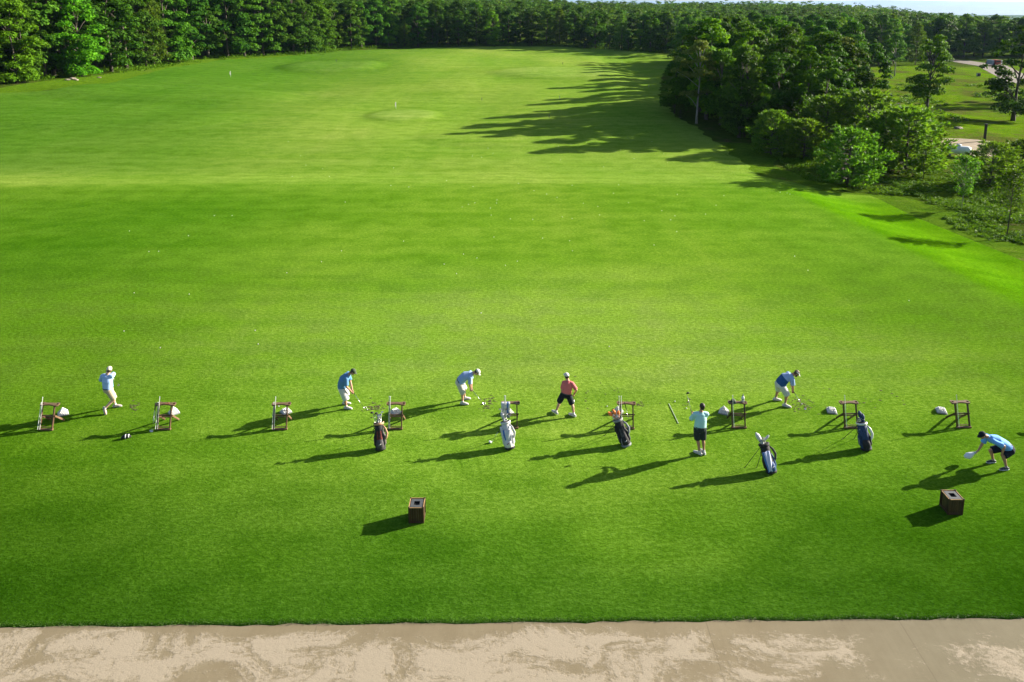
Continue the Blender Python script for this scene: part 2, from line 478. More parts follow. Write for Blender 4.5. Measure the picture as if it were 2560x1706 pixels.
o = np.argsort(rd); rd = np.array(rd)[o]; rx = np.array(rx)[o]
def left_limit(y): return np.interp(y, ld, lx)
def right_limit(y): return np.interp(y, rd, rx)
PE0 = gnd(0, 1569); PE1 = gnd(2560, 1547)
def path_edge(x): return PE0.y + (PE1.y - PE0.y) * (x - PE0.x) / (PE1.x - PE0.x)
ly = [16.9]; s = .25
while ly[-1] < dmax - .4:
    s = min(.25 + (ly[-1] - 17) * .006, 1.1); ly.append(ly[-1] + s)
ly[-1] = dmax
ly = np.array(ly)
u = np.linspace(0, 1, 320)
XX = left_limit(ly)[:, None] * (1 - u) + right_limit(ly)[:, None] * u
XX += (.25 * np.sin(ly * 1.7) + .2 * np.sin(ly * .63))[:, None] * (np.abs(u - .5) > .495) * (ly > 60)[:, None]
YY = np.repeat(ly[:, None], len(u), 1)
# near rows bend onto the path edge; first row turned down as the cut edge of the turf
e = path_edge(np.clip(XX, -40, 40)) + .022 * np.sin(XX * 2.3 + 1) + .018 * np.sin(XX * 9) + .012 * np.sin(XX * 23)
YY[0] = e[0]; YY[1] = e[1] + .12; YY[2] = np.maximum(YY[2], e[2] + .3)
ZZ = zf(XX, YY) + .03
ZZ[0] -= .012
V = np.stack([XX, YY, ZZ], -1)
V = np.concatenate([V[:1] - np.array([0, 0, .045]), V], 0)
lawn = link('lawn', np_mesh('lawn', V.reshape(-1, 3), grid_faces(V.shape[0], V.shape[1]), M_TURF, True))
kind(lawn, 'structure')

def sheet(name, pts, mat, dz, step=1.2, jit=0.):
    """flat patch of ground inside a polygon of ground points, draped on the terrain"""
    bm = bmesh.new()
    f = bm.faces.new([bm.verts.new((p[0], p[1], 0)) for p in pts])
    bmesh.ops.triangulate(bm, faces=[f])
    x0, x1 = min(p[0] for p in pts), max(p[0] for p in pts); y0, y1 = min(p[1] for p in pts), max(p[1] for p in pts)
    for ax, a, b in ((0, x0, x1), (1, y0, y1)):
        k = a + step
        while k < b:
            co = Vector((k, 0, 0)) if ax == 0 else Vector((0, k, 0)); no = Vector((1, 0, 0)) if ax == 0 else Vector((0, 1, 0))
            bmesh.ops.bisect_plane(bm, geom=list(bm.verts) + list(bm.edges) + list(bm.faces), plane_co=co, plane_no=no)
            k += step
    me = bpy.data.meshes.new(name)
    for v in bm.verts: v.co.z = float(zf(v.co.x, v.co.y)) + dz
    bmesh.ops.recalc_face_normals(bm, faces=list(bm.faces))
    if sum(f.normal.z for f in bm.faces) < 0: bmesh.ops.reverse_faces(bm, faces=list(bm.faces))
    bm.to_mesh(me); bm.free()
    me.materials.append(mat)
    for p in me.polygons: p.use_smooth = True
    return kind(link(name, me), 'structure')
xs_ = np.linspace(-45, 45, 46)
sheet('path', [(-45, 9)] + [(45, 9)] + [(x, path_edge(x) + .1) for x in xs_[::-1]], M_PATH, .010, 1.5)
def east(y): return np.interp(y, [70, 83, 92, 140, 180, 200], [38, 44, 47, 72, 90, 98])
md = np.linspace(74, 196, 30)
sheet('meadow', [(float(east(d)) - 1.5 + 1.2 * math.sin(d * .4), d) for d in md] + [(float(east(d)) + 90, d) for d in md[::-1]], M_MEADOW, -.008, 2.0)
rl = [gnd(*p) for p in [(2290, 146), (2400, 153), (2480, 165), (2515, 183), (2560, 205), (2700, 225)]]
rp = []
for i, p in enumerate(rl):
    t = (rl[min(i + 1, len(rl) - 1)] - rl[max(i - 1, 0)]); n = Vector((-t.y, t.x, 0)).normalized()
    rp.append((p + n * 3.6, p - n * 3.6))
sheet('road', [(a.x, a.y) for a, _ in rp] + [(b.x, b.y) for _, b in rp[::-1]], M_ROAD, .012, 3.)
gp = gnd(2415, 368)
sheet('dirt_patch', [(gp.x + 5.2 * math.cos(a) * (1 + .15 * math.sin(3 * a)), gp.y + 5.5 * math.sin(a) * (1 + .12 * math.cos(2 * a))) for a in np.linspace(0, 2 * math.pi, 24)[:-1]], M_DIRT, .012, 1.)
vd = np.linspace(30, 84, 40)
sheet('verge', [(float(right_limit(d)) - .3, d) for d in vd] + [(float(right_limit(d)) + 3.4 + 1.2 * math.sin(d * .5) + .05 * max(0, d - 55), d) for d in vd[::-1]], M_VERGE, .0, 1.2)

ld_ = np.linspace(92, 236, 60)
sheet('rough_grass', [(float(left_limit(d)) - 9 - 3 * math.sin(d * .11), d) for d in ld_] + [(float(left_limit(d)) + .3, d) for d in ld_[::-1]], M_ROUGH, .0, 2.5)

# distant ridges on the lowland
hm = simple('hazy_hills', (.09, .16, .24), .9, var=.1, scale=.002)  # blue base colour paints distance haze onto the ridges
def ridge(y0, seed, h, base, x0=-9000, x1=9000):
    r = np.random.default_rng(seed); xs = np.linspace(x0, x1, 220)
    hh = sum(np.sin(xs / w + r.uniform(0, 6)) * a for w, a in ((2100, .5), (900, .3), (330, .13), (120, .05)))
    hh = base + h * (.6 + .5 * hh)
    P = []
    for k, (dy, fz) in enumerate(((-900, -.0), (-350, .55), (0, 1.), (450, .5), (1100, 0.))):
        P.append(np.stack([xs, np.full_like(xs, y0 + dy), -62 + (hh + 62) * fz], -1))
    return np.concatenate(P, 0), 220
Vs = []; Fs = []; off = 0
for (y0, sd, h, b) in ((5200, 1, 14, -44), (7600, 2, 24, -30), (10300, 3, 60, -6)):
    v, nc = ridge(y0, sd, h, b)
    Vs.append(v); Fs.append(grid_faces(5, nc) + off); off += len(v)
hills = link('hills', np_mesh('hills', np.concatenate(Vs), np.concatenate(Fs), hm, True))
kind(hills, 'structure')

# ------------------------------------------------------------------ vegetation prototypes
def leaf_quads(C, Nrm, size, rng, aspect=.75):
    """diamond leaf sprays at C facing Nrm"""
    n = len(C)
    Nrm = Nrm / (np.linalg.norm(Nrm, axis=1, keepdims=True) + 1e-9)
    r = rng.normal(size=(n, 3)); a = np.cross(Nrm, r); a /= np.linalg.norm(a, axis=1, keepdims=True) + 1e-9
    b = np.cross(Nrm, a)
    s = size * rng.uniform(.65, 1.35, (n, 1)) * .5
    V = np.stack([C + a * s, C + b * s * aspect + Nrm * s * .15, C - a * s, C - b * s * aspect - Nrm * s * .1], 1)
    return V.reshape(-1, 3), np.arange(4 * n).reshape(n, 4)
def unit(rng, n):
    v = rng.normal(size=(n, 3)); return v / np.linalg.norm(v, axis=1, keepdims=True)

def broadleaf(seed, h=12., rad=3.6, base=.22, clumps=46, per=110, leaf=.42, shape=1.0, clump_r=1.15, bark=None, mat=None, trunk_r=.19, open_=0.0, lean=.0):
    """root-less parts: crown mesh (leaves), trunk mesh (trunk and limbs), origin at ground"""
    rng = np.random.default_rng(seed)
    tb = MB()
    bend = rng.uniform(-1, 1, (4, 2)) * .25; bend[:, 0] += lean * np.linspace(0, 1, 4)
    tp = [Vector((0, 0, -.3))]
    for i in range(1, 8):
        k = i / 7
        tp.append(Vector((float(np.interp(k, [0, .35, .7, 1], bend[:, 0] * [0, .5, 1, 1.4])), float(np.interp(k, [0, .35, .7, 1], bend[:, 1] * [0, .5, 1, 1.4])), h * .9 * k)))
    tb.tube(tp, [trunk_r * 1.35] + [trunk_r * (1 - .9 * (i / 7) ** .9) for i in range(1, 8)], 7)
    asym = rng.uniform(.75, 1.25, 9)
    C = []; Rr = []
    while len(C) < clumps:
        k = rng.uniform(0, 1)
        z = base + (1 - base) * k
        prof = (math.sin(math.pi * min(1, (k * .86 + .12))) ** .62) * (1 - .18 * k) * shape
        th = rng.uniform(0, 2 * math.pi)
        q = asym[int(th / (2 * math.pi) * 8.999)]
        rr = rad * prof * q * math.sqrt(rng.uniform(.25, 1))
        if open_ and rng.uniform() < open_ and abs(math.sin(th * 1.5 + k * 7)) < .45: continue
        cx = float(np.interp(z, [0, 1], [0, bend[3, 0]])); cy = float(np.interp(z, [0, 1], [0, bend[3, 1]]))
        C.append((cx + rr * math.cos(th), cy + rr * math.sin(th), h * z * .97)); Rr.append(clump_r * rng.uniform(.6, 1.25) * (1 - .25 * k))
    C = np.array(C); Rr = np.array(Rr)
    for i in rng.choice(len(C), min(12, len(C)), replace=False):
        c = Vector(C[i]); k = max(.15, min(.85, (c.z / h) - .14)); a = tp[0].lerp(tp[-1], k)
        j = min(6, int(k * 7)); a = tp[j].lerp(tp[j + 1], k * 7 - j)
        mid = (a + c) / 2 + Vector((0, 0, .2))
        tb.tube([a, mid, c], [trunk_r * .36, trunk_r * .24, .025], 5)
    Vs = []; Ns = []
    for c, r in zip(C, Rr):
        n = int(per * 1.7 * (r / clump_r) ** 1.6)
        d = unit(rng, n); d[:, 2] = np.where(d[:, 2] < -.35, -d[:, 2] * .5, d[:, 2])
        rr = r * rng.uniform(.55, 1.0, (n, 1)) ** .6
        P = c + d * rr * np.array([1, 1, .62])
        Vs.append(P); Ns.append(d * .7 + rng.normal(size=(n, 3)) * .45 + np.array([0, 0, .45]))
    V, F = leaf_quads(np.concatenate(Vs), np.concatenate(Ns), leaf * .74, rng)
    return np_mesh('crown', V, F, mat or M_LEAF), tb.mesh('trunk', bark or M_BARK, True)

def pine(seed, h=6., rad=2.6, levels=11, per=7, tuft=.5, n_tuft=13, mat=None):
    rng = np.random.default_rng(seed)
    tb = MB(); tb.tube([(0, 0, -.2), (.05, 0, h * .4), (-.04, .05, h * .75), (0, 0, h * .97)], [.13, .10, .06, .015], 7)
    P = []; D = []
    for l in range(levels):
        k = l / (levels - 1)
        z = h * (.07 + .88 * k)
        ln = rad * (math.sin(math.pi * (.30 + .70 * k)) ** .75) * rng.uniform(.85, 1.15) + .2 if h < 8 else rad * (1 - k) ** .62 * rng.uniform(.85, 1.15) + .22
        for b in range(per):
            th = 2 * math.pi * (b + rng.uniform(-.35, .35)) / per + l * 1.3
            lb = ln * rng.uniform(.6, 1.18)
            up = .12 + .55 * k
            pts = [Vector((0, 0, z)), Vector((math.cos(th) * lb * .55, math.sin(th) * lb * .55, z + lb * up * .3)),
                   Vector((math.cos(th) * lb, math.sin(th) * lb, z + lb * (up * .55 + .2)))]
            tb.tube(pts, [.032, .022, .008], 4)
            m = int(n_tuft * (.4 + lb / rad))
            for q in range(m):
                s = .28 + .72 * math.sqrt(rng.uniform(0, 1))
                p = pts[0].lerp(pts[1], s * 2) if s < .5 else pts[1].lerp(pts[2], s * 2 - 1)
                sd = rng.normal(size=3) * np.array([.19, .19, .10]) * (1.2 - .3 * s)
                pp = np.array(p) + sd
                for _ in range(5):
                    dd = np.array([math.cos(th) * .7, math.sin(th) * .7, .75]) + rng.normal(size=3) * .6
                    P.append(pp); D.append(dd)
    P = np.array(P); D = np.array(D); D /= np.linalg.norm(D, axis=1, keepdims=True)
    n = len(P); rr = rng.normal(size=(n, 3)); a = np.cross(D, rr); a /= np.linalg.norm(a, axis=1, keepdims=True)
    s = tuft * rng.uniform(.5, 1.1, (n, 1)); w = .048 * rng.uniform(.7, 1.3, (n, 1))
    V = np.stack([P - a * w, P + D * s * .45 - a * w * 1.4, P + D * s, P + D * s * .45 + a * w * 1.4], 1).reshape(-1, 3)
    return np_mesh('crown', V, np.arange(4 * n).reshape(n, 4), mat or M_PINE), tb.mesh('trunk', M_BARK, True)

def sapling(seed, h=3.6, rad=.95, base=.3, n=1500, leaf=.13, mat=None, bark=None, tr=.045):
    rng = np.random.default_rng(seed)
    tb = MB(); tb.tube([(0, 0, -.1), (.03, 0, h * .4), (.0, .04, h * .95)], [tr, tr * .7, .01], 6)
    Ps = []
    for k in np.linspace(base, .97, 26):
        for b in range(3):
            th = rng.uniform(0, 2 * math.pi)
            kk = (k - base) / (1 - base)
            ln = rad * (math.sin(math.pi * (.18 + .8 * kk)) ** .7) * rng.uniform(.6, 1.15)
            a = Vector((0, 0, h * k * .93)); c = Vector((math.cos(th) * ln, math.sin(th) * ln, h * k * .93 + ln * .75))
            tb.tube([a, c], [.014, .004], 4)
            m = int(n / 78)
            t = rng.uniform(.25, 1.05, (m, 1))
            Ps.append(np.array(a) * (1 - t) + np.array(c) * t + rng.normal(size=(m, 3)) * .075)
    P = np.concatenate(Ps)
    V, F = leaf_quads(P, rng.normal(size=P.shape) * .6 + np.array([0, 0, .7]), leaf, rng)
    return np_mesh('crown', V, F, mat or M_SAPL), tb.mesh('trunk', bark or M_BARK, True)

def tree(name, meshes, loc, label, group=None, scale=(1, 1, 1), rz=0., cat='tree'):
    t = thing(name, label, cat, loc, rz, group)
    t.scale = scale
    link('crown', meshes[0], t); link('trunk', meshes[1], t)
    return t

OAKS = [broadleaf(11, 12, 3.4, .07, 60, 105, .46), broadleaf(12, 12, 3.1, .05, 60, 100, .44, mat=M_LEAF), broadleaf(13, 12, 3.8, .11, 60, 108, .48),
        broadleaf(14, 12, 2.9, .18, 50, 108, .44, bark=M_BARK_MID), broadleaf(15, 12, 3.5, .06, 64, 98, .46, mat=M_LEAF)]
BRIGHT = [broadleaf(21, 12, 3.3, .05, 64, 105, .46, mat=M_LEAF_LIGHT), broadleaf(22, 12, 2.7, .08, 54, 98, .44, mat=M_LEAF_LIGHT, bark=M_BARK_MID)]
PALE = broadleaf(31, 10, 2.5, .34, 38, 95, .34, mat=M_LEAF_PALE, bark=M_BARK_PALE, clump_r=.85, trunk_r=.14)
PINES = [pine(41), pine(42, 6.4, 2.9, 12, 7), pine(43, 5.6, 2.4, 10, 7)]
TALLPINE = pine(44, 12, 2.6, 14, 6, .7, 14)
# ------------------------------------------------------------------ trees
TE = [gnd(*p) for p in [(-170, 232), (0, 207), (120, 198), (200, 189), (330, 173), (430, 160), (540, 147), (640, 140), (770, 136), (850, 125),
                        (920, 120), (1050, 117), (1200, 115), (1330, 113), (1420, 116), (1520, 123), (1600, 130), (1690, 136)]]
def height_for(p, px, top):
    d = ray(px, top)
    return CAMH + d[2] / d[1] * p.y - p.z
def along(pts, s):
    for a, b in zip(pts, pts[1:]):
        l = (Vector((b.x - a.x, b.y - a.y))).length
        if s <= l:
            k = s / l; t = Vector((b.x - a.x, b.y - a.y)).normalized()
            return Vector((a.x + (b.x - a.x) * k, a.y + (b.y - a.y) * k)), Vector((-t.y, t.x))
        s -= l
    return None
rt = random.Random(5)
ORD = ['first', 'second', 'third', 'fourth', 'fifth', 'sixth', 'seventh', 'eighth', 'ninth', 'tenth', 'eleventh', 'twelfth', 'thirteenth', 'fourteenth',
       'fifteenth', 'sixteenth', 'seventeenth', 'eighteenth', 'nineteenth', 'twentieth']
def hscale(x):
    return float(np.interp(x, [-110, -80, -60, -30, 0, 50], [1.68, 1.56, 1.34, 1.12, 1.0, .96]))
count = 0; row0 = 0
for row, (off, sp) in enumerate(((1.2, 5.0), (6.5, 6.2), (13, 7.0))):
    s = rt.uniform(0, 2)
    while True:
        q = along(TE, s)
        if q is None: break
        p, n = q
        o_ = off + rt.uniform(-1.6, 1.6)
        p = p + n * o_
        s += sp * rt.uniform(.72, 1.3)
        k = hscale(p.x) * rt.uniform(.86, 1.14) * (1 + .07 * row)
        if row == 0 and rt.random() < .3: k *= .66
        if row == 0 and rt.random() < .16: pm = rt.choice(BRIGHT)
        elif rt.random() < .12: pm = TALLPINE
        else: pm = rt.choice(OAKS)
        is_pine = pm is TALLPINE
        if row == 0:
            row0 += 1
            side = 'left' if row0 <= 20 else 'middle'
            if row0 <= 20: lab = '%s from the left frame edge in the front row of the woods' % (ORD[row0 - 1] + (' tree' if not is_pine else ' tree, a pine'))
            else: lab = 'green tree in the front row of the far woods, beyond the target greens'
        elif row == 1: lab = 'green tree in the second row of the woods behind the range edge'
        else: lab = 'green tree deep in the woods, only its upper crown showing'
        t = tree('pine_tree' if is_pine else 'oak_tree', pm, (p.x, p.y, float(zf(p.x, p.y)) - .05), lab, 'trees of the woods around the range', (k * rt.uniform(.92, 1.12), k * rt.uniform(.92, 1.12), k), rt.uniform(0, 6.28))
        count += 1

# the wood on the right of the range
pts = []
def far_enough(x, y, r):
    return all((x - a) ** 2 + (y - b) ** 2 > r * r for a, b in pts)
tries = 0
while tries < 9000 and len(pts) < 125:
    tries += 1
    y = rt.uniform(87, 212)
    x0 = float(right_limit(y)) + (3.5 if y < 116 else (9 if y < 190 else 3)); x1 = float(east(y)) - 6.5
    if y > 196: x1 = 110
    if x1 <= x0: continue
    x = rt.uniform(x0, x1)
    if y > 120 and y < 185 and rt.random() < .35 and x < x0 + 10: continue
    r = 4.2 if y < 120 else 5.3
    if not far_enough(x, y, r): continue
    pts.append((x, y))
    k = rt.uniform(.86, 1.12) * (.93 if y < 100 else 1.05)
    pm = TALLPINE if rt.random() < .2 else (BRIGHT[1] if rt.random() < .12 else (PALE if rt.random() < .1 else rt.choice(OAKS)))
    tree('pine_tree' if pm is TALLPINE else 'oak_tree', pm, (x, y, float(zf(x, y)) - .05), 'dark green tree inside the dense wood on the right of the range' if y < 150 else 'green tree at the back of the wood on the right',
         'trees of the wood right of the range', (k, k, k), rt.uniform(0, 6.28))
    count += 1

def put(name, px, py, top, meshes, ph, label, wx=1., group=None, rz=0., cat='tree'):
    p = gnd(px, py); k = height_for(p, px, top) / ph
    return tree(name, meshes, (p.x, p.y, p.z - .03), label, group, (k * wx, k * wx, k), rz, cat)

put('oak_tree', 203, 191, -14, BRIGHT[0], 12, 'brightest yellow green tree, full to the ground, by the pale rocks at the left', 1.05, rz=.8)
put('oak_tree', 42, 208, -8, BRIGHT[0], 12, 'leafy bright green tree standing forward at the left frame edge', 1.0, rz=2.9)
put('birch_tree', 1741, 309, 100, PALE, 10, 'pale trunked tree with loose silvery crown standing alone at the wood corner', 1.0, rz=.5)
put('birch_tree', 1797, 268, 112, PALE, 10, 'pale trunked tree with forked stem just behind the silvery corner tree', .9, rz=2.4)
put('oak_tree', 1686, 285, 150, OAKS[4], 12, 'dark rounded tree leaning over the lawn left of the silvery tree', .92, rz=1.2)
put('oak_tree', 1715, 262, 120, OAKS[1], 12, 'dark bushy tree directly behind the silvery corner tree', .8, rz=3.0)
put('oak_tree', 2168, 290, 110, OAKS[2], 12, 'broad dark tree at the right end of the wood beside the meadow', .95, rz=.4)
put('oak_tree', 2112, 298, 96, OAKS[0], 12, 'dark tree second from the right end of the wood', .95, rz=1.4)
put('oak_tree', 2060, 300, 75, BRIGHT[0], 12, 'bright topped tree in the front of the right wood above the pines', .8, rz=2.)
put('oak_tree', 1965, 296, 85, OAKS[3], 12, 'dark tree in front of the right wood above the leftmost pines', .9, rz=4.)
put('oak_tree', 1872, 290, 70, OAKS[4], 12, 'dark tree of the right wood between the silvery trees and the pines', .9, rz=5.)
for (px, py, top, i, wx, lab) in [
        (1927, 388, 276, 0, 1.07, 'light green bushy pine standing forward of the thicket at the lawn edge'),
        (2118, 466, 322, 1, 1.14, 'large bushy pine nearest the lawn, with spread lower branches'),
        (1862, 342, 205, 2, 1.12, 'rounded pine behind the silvery birches at the left'),
        (1985, 352, 232, 1, 1.02, 'pine in the middle of the thicket behind the forward pine'),
        (2062, 372, 240, 0, 1.22, 'wide pine in the thicket left of the dark pine clump'),
        (2165, 372, 228, 2, 1.27, 'tall pine in the thicket below the end of the dark wood'),
        (2262, 432, 268, 1, 1.24, 'dark spreading pine behind the yellow green sapling'),
        (2322, 398, 300, 0, .85, 'low pine beside the white gas tank'),
        (2205, 420, 282, 2, 1.22, 'pine between the largest pine and the dark spreading pine'),
        (2010, 395, 300, 2, 1.22, 'small pine filling the gap right of the forward pine'),
        (2474, 466, 356, 1, 1.22, 'dark bushy pine right of the gas tank behind the staked saplings'),
        (2552, 452, 350, 0, 1.33, 'dark pine at the right frame edge below the black post'),
        (1700, 296, 262, 2, 0.92, 'small dark bush pine at the foot of the silvery tree')]:
    put('pine_tree', px, py, top, PINES[i], (6, 6.4, 5.6)[i], lab, wx, 'bushy pines beside the range', rz=px * .37)
S1 = sapling(51, 3.6, .85, .12, 900, .15, tr=.03)
S2 = sapling(52, 4.2, 1.05, .26, 2000, .14, bark=M_BARK_PALE)
S3 = sapling(53, 4.6, 1.15, .34, 1700, .14)
put('sapling', 2308, 446, 350, S1, 3.6, 'thin yellow green sapling in front of the dark spreading pine', .9)
put('sapling', 2404, 523, 384, S2, 4.2, 'young tree with pale stem and full light crown below the gas tank', 1.)
put('sapling', 2517, 592, 418, S3, 4.6, 'slender young tree with dark stem at the right frame edge', 1.)
put('shrub', 1838, 316, 222, sapling(54, 3.2, 1.3, .05, 1700, .2, M_LEAF_PALE), 3.2, 'silvery leaved shrub in front of the dark wood by the pale trunks', 1.1, cat='shrub')
put('shrub', 2042, 330, 252, sapling(55, 3.2, 1.2, .05, 1500, .2, M_SAPL), 3.2, 'bright yellow green shrub rising among the thicket pines', 1.0, cat='shrub')
LONE = broadleaf(61, 12, 3.1, .28, 50, 90, .40, trunk_r=.24, open_=.5, clump_r=1.0, lean=.6, bark=M_BARK)
PAIR = broadleaf(62, 12, 2.9, .36, 42, 85, .42, open_=.4, bark=M_BARK_PALE)
LAYER = broadleaf(63, 12, 3.6, .10, 60, 90, .44, open_=.5, trunk_r=.24)
t = put('oak_tree', 2313, 304, 78, LONE, 12, 'lone dark tree with bent trunk standing in the sunlit meadow', .95, rz=.2)
db = MB(); db.tube([(.1, 0, 7.2), (.9, 0, 8.8), (1.7, .1, 10.4)], [.07, .045, .012], 5); db.tube([(1.0, 0, 9.0), (1.15, 0, 10.2)], [.03, .008], 4); db.tube([(1.3, 0.05, 9.6), (1.9, 0, 10.0)], [.025, .008], 4)
db.build('dead_branch', M_BARK_PALE, t)
put('oak_tree', 2236, 191, 82, PAIR, 12, 'twin stemmed tree at the back of the meadow left of the lone tree', .9, rz=.9)
put('oak_tree', 2532, 302, 62, LAYER, 12, 'tall dark tree with layered branches at the right frame edge', 1., rz=1.3)
put('oak_tree', 2640, 250, 30, OAKS[2], 12, 'dark tree just beyond the right frame edge', .8, rz=1.3)

bl = [gnd(*q) for q in [(2150, 152), (2260, 147), (2370, 145), (2480, 143), (2600, 142), (2750, 142)]]
for row, off in enumerate((0, 7)):
    s = 0
    while True:
        q = along(bl, s)
        if q is None: break
        p, n = q; p = p + n * (off + rt.uniform(-1, 1)); s += rt.uniform(5, 8)
        k = rt.uniform(.9, 1.15)
        tree('oak_tree', rt.choice(OAKS), (p.x, p.y, float(zf(p.x, p.y)) - .05), 'dark tree in the row of woods closing the meadow behind the gravel road', 'trees of the woods behind the meadow', (k, k, k), rt.uniform(0, 6.28)); count += 1
# shadow casters just outside the right frame edge are real trees too
# forest that reads as one mass: everything behind the rows above
te_x = np.array([p.x for p in TE]); te_y = np.array([p.y for p in TE])
rg = np.random.default_rng(77)
cx = []; gx = np.arange(-420, 470, 6.3); gy = np.arange(95, 640, 6.3)
GX, GY = np.meshgrid(gx, gy); GX = GX.ravel() + rg.uniform(-2.6, 2.6, GX.size); GY = GY.ravel() + rg.uniform(-2.6, 2.6, GY.size)
lim = np.where(GX < 46, np.interp(GX, te_x, te_y) + 17, np.interp(GX, [46, 90, 112, 200, 470], [226, 222, 222, 226, 250]))
ok = (GY > lim) & (np.abs(GX) < GY * .74 + 25) & (np.hypot(GX, GY) < 640)
GX, GY = GX[ok], GY[ok]
thin = rg.uniform(size=len(GX)) < np.interp(GY, [0, 380, 640], [1, 1, .55]); GX, GY = GX[thin], GY[thin]
nt_ = len(GX)
Hs = rg.uniform(8.2, 14.2, nt_) * np.interp(GX, [-110, -60, -10, 60], [1.40, 1.22, 1.05, 1.06])
Gz = zf(GX, GY)
Vs = []; per = np.where(GY < 330, 340, 170)
idx = np.repeat(np.arange(nt_), per)
m = len(idx); ncl = 9
clu = rg.integers(0, ncl, m)
cc = unit(rg, nt_ * ncl).reshape(nt_, ncl, 3) * rg.uniform(.35, 1., (nt_, ncl, 1))
cc[:, :, 2] = np.abs(cc[:, :, 2]) * 1.0 - .25
rad_ = rg.uniform(2.6, 4.1, nt_)
ctr = np.stack([GX, GY, Gz + Hs * .68], -1)
Cc = ctr[:, None, :] + cc * np.stack([rad_, rad_, Hs * .30], -1)[:, None, :]
d = unit(rg, m); d[:, 2] = np.abs(d[:, 2]) * .9 - .12
P = Cc[idx, clu] + d * rg.uniform(.5, 1.25, (m, 1)) * np.array([1.15, 1.15, .75])
V, F = leaf_quads(P, d * .8 + rg.normal(size=(m, 3)) * .4 + np.array([0, 0, .35]), .62, rg)
M_FAR = leaf_material('woodland_leaves', (.018, .060, .008), (.066, .145, .016))
def forest_variation(mm):
    t = mm.node_tree; g = N(t, 'ShaderNodeNewGeometry')
    hs = [n for n in t.nodes if n.type == 'HUE_SAT'][0]
    for l in list(hs.inputs['Value'].links) + list(hs.inputs['Hue'].links): t.links.remove(l)
    w = N(t, 'ShaderNodeTexWhiteNoise'); 
    vo = N(t, 'ShaderNodeTexVoronoi', Scale=.145); vo.voronoi_dimensions = '2D'
    L(t, g.outputs['Position'], vo.inputs['Vector'])
    s = N(t, 'ShaderNodeSeparateColor'); L(t, vo.outputs['Color'], s.inputs[0])
    L(t, mrange(t, s.outputs[0], 0, 1, .48, 1.5, False), hs.inputs['Value'])
    L(t, mrange(t, s.outputs[1], 0, 1, .482, .512, False), hs.inputs['Hue'])
forest_variation(M_FAR)
wood = link('woodland', np_mesh('woodland', V, F, M_FAR))
kind(wood, 'stuff', 'unbroken green woodland canopy stretching behind the range to the skyline', 'woodland')

# understory: low leafy growth at the foot of the woods and along the right verge
Ps = []
def scatter_clumps(n, fx, rmin, rmax, per):
    for _ in range(n):
        q = fx()
        if q is None: continue
        x, y = q; r = rg.uniform(rmin, rmax); k = int(per * (r / rmax) ** 1.5) + 3
        d = unit(rg, k); d[:, 2] = np.abs(d[:, 2])
        Ps.append(np.array([x, y, float(zf(x, y))]) + d * np.array([r, r, r * .8]) * rg.uniform(.3, 1, (k, 1)))
def f_verge():
    y = rg.uniform(34, 80); x = float(right_limit(y)) + 1.0 + float(np.interp(y, [50, 60], [0, 3.2])) + abs(rg.normal()) * 8.5 + max(0, 46 - y) * .1
    if math.sin(x * .9) * math.sin(y * .7 + 1) < -.45: return None
    return x, y
def f_edge():
    p, n = along(TE, rg.uniform(0, 285)) or (None, None)
    if p is None: return None
    p = p + n * rg.normal(1.2, 2.2)
    return p.x, p.y
def f_wood():
    y = rg.uniform(70, 130); x = rg.uniform(float(right_limit(y)) + 4.5 + max(0, 86 - y) * .35, max(float(right_limit(y)) + 6, float(east(y))))
    return x, y
def f_meadow():
    y = rg.uniform(96, 150); x = float(east(y)) + rg.uniform(0, 45)
    if math.sin(x * .35 + 2) * math.sin(y * .16) < .25: return None
    return x, y
scatter_clumps(4200, f_verge, .10, .40, 46)
def f_bush():
    y = rg.uniform(36, 60); x = float(right_limit(y)) + rg.uniform(3.5, 17)
    if math.sin(x * .8 + 1) * math.sin(y * .55) < .1: return None
    return x, y
scatter_clumps(380, f_bush, .35, 1.0, 190)
A = np.concatenate(Ps); Ps = []
scatter_clumps(1100, f_edge, .4, 1.6, 50)
scatter_clumps(520, f_wood, .35, .9, 46)
scatter_clumps(1500, f_meadow, .22, .8, 40)
B = np.concatenate(Ps)
V1, F1 = leaf_quads(A, rg.normal(size=A.shape) * .5 + np.array([0, 0, .8]), .115, rg)
V2, F2 = leaf_quads(B, rg.normal(size=B.shape) * .5 + np.array([0, 0, .8]), .30, rg)
kind(link('undergrowth', np_mesh('undergrowth', np.concatenate([V1, V2]), np.concatenate([F1, F2 + len(V1)]), M_SCRUB)), 'stuff',
     'low leafy undergrowth along the wood edges and the right verge', 'undergrowth')
print('TREES', count, 'FAR', nt_)

# blades of grass overhanging the cut edge of the lawn
n = 9000
x = rg.uniform(-17, 17, n); y = path_edge(x) + rg.uniform(-.015, .16, n)
z = zf(x, y) + .02
hgt = rg.uniform(.012, .03, n); a = rg.uniform(0, 6.28, n); lx_ = rg.normal(0, .022, n); ly_ = rg.normal(-.014, .022, n); w = .006
P0 = np.stack([x - w * np.cos(a), y - w * np.sin(a), z], -1); P1 = np.stack([x + w * np.cos(a), y + w * np.sin(a), z], -1)
P2 = np.stack([x + lx_, y + ly_, z + hgt], -1)
V = np.stack([P0, P1, P2], 1).reshape(-1, 3)
M_BLADE = simple('grass_blades', (.045, .105, .006), .6, var=.4, scale=3)
kind(link('grass_fringe', np_mesh('grass_fringe', V, np.arange(3 * n).reshape(n, 3), M_BLADE)), 'stuff', 'shaggy grass fringe along the edge of the pale path', 'grass')
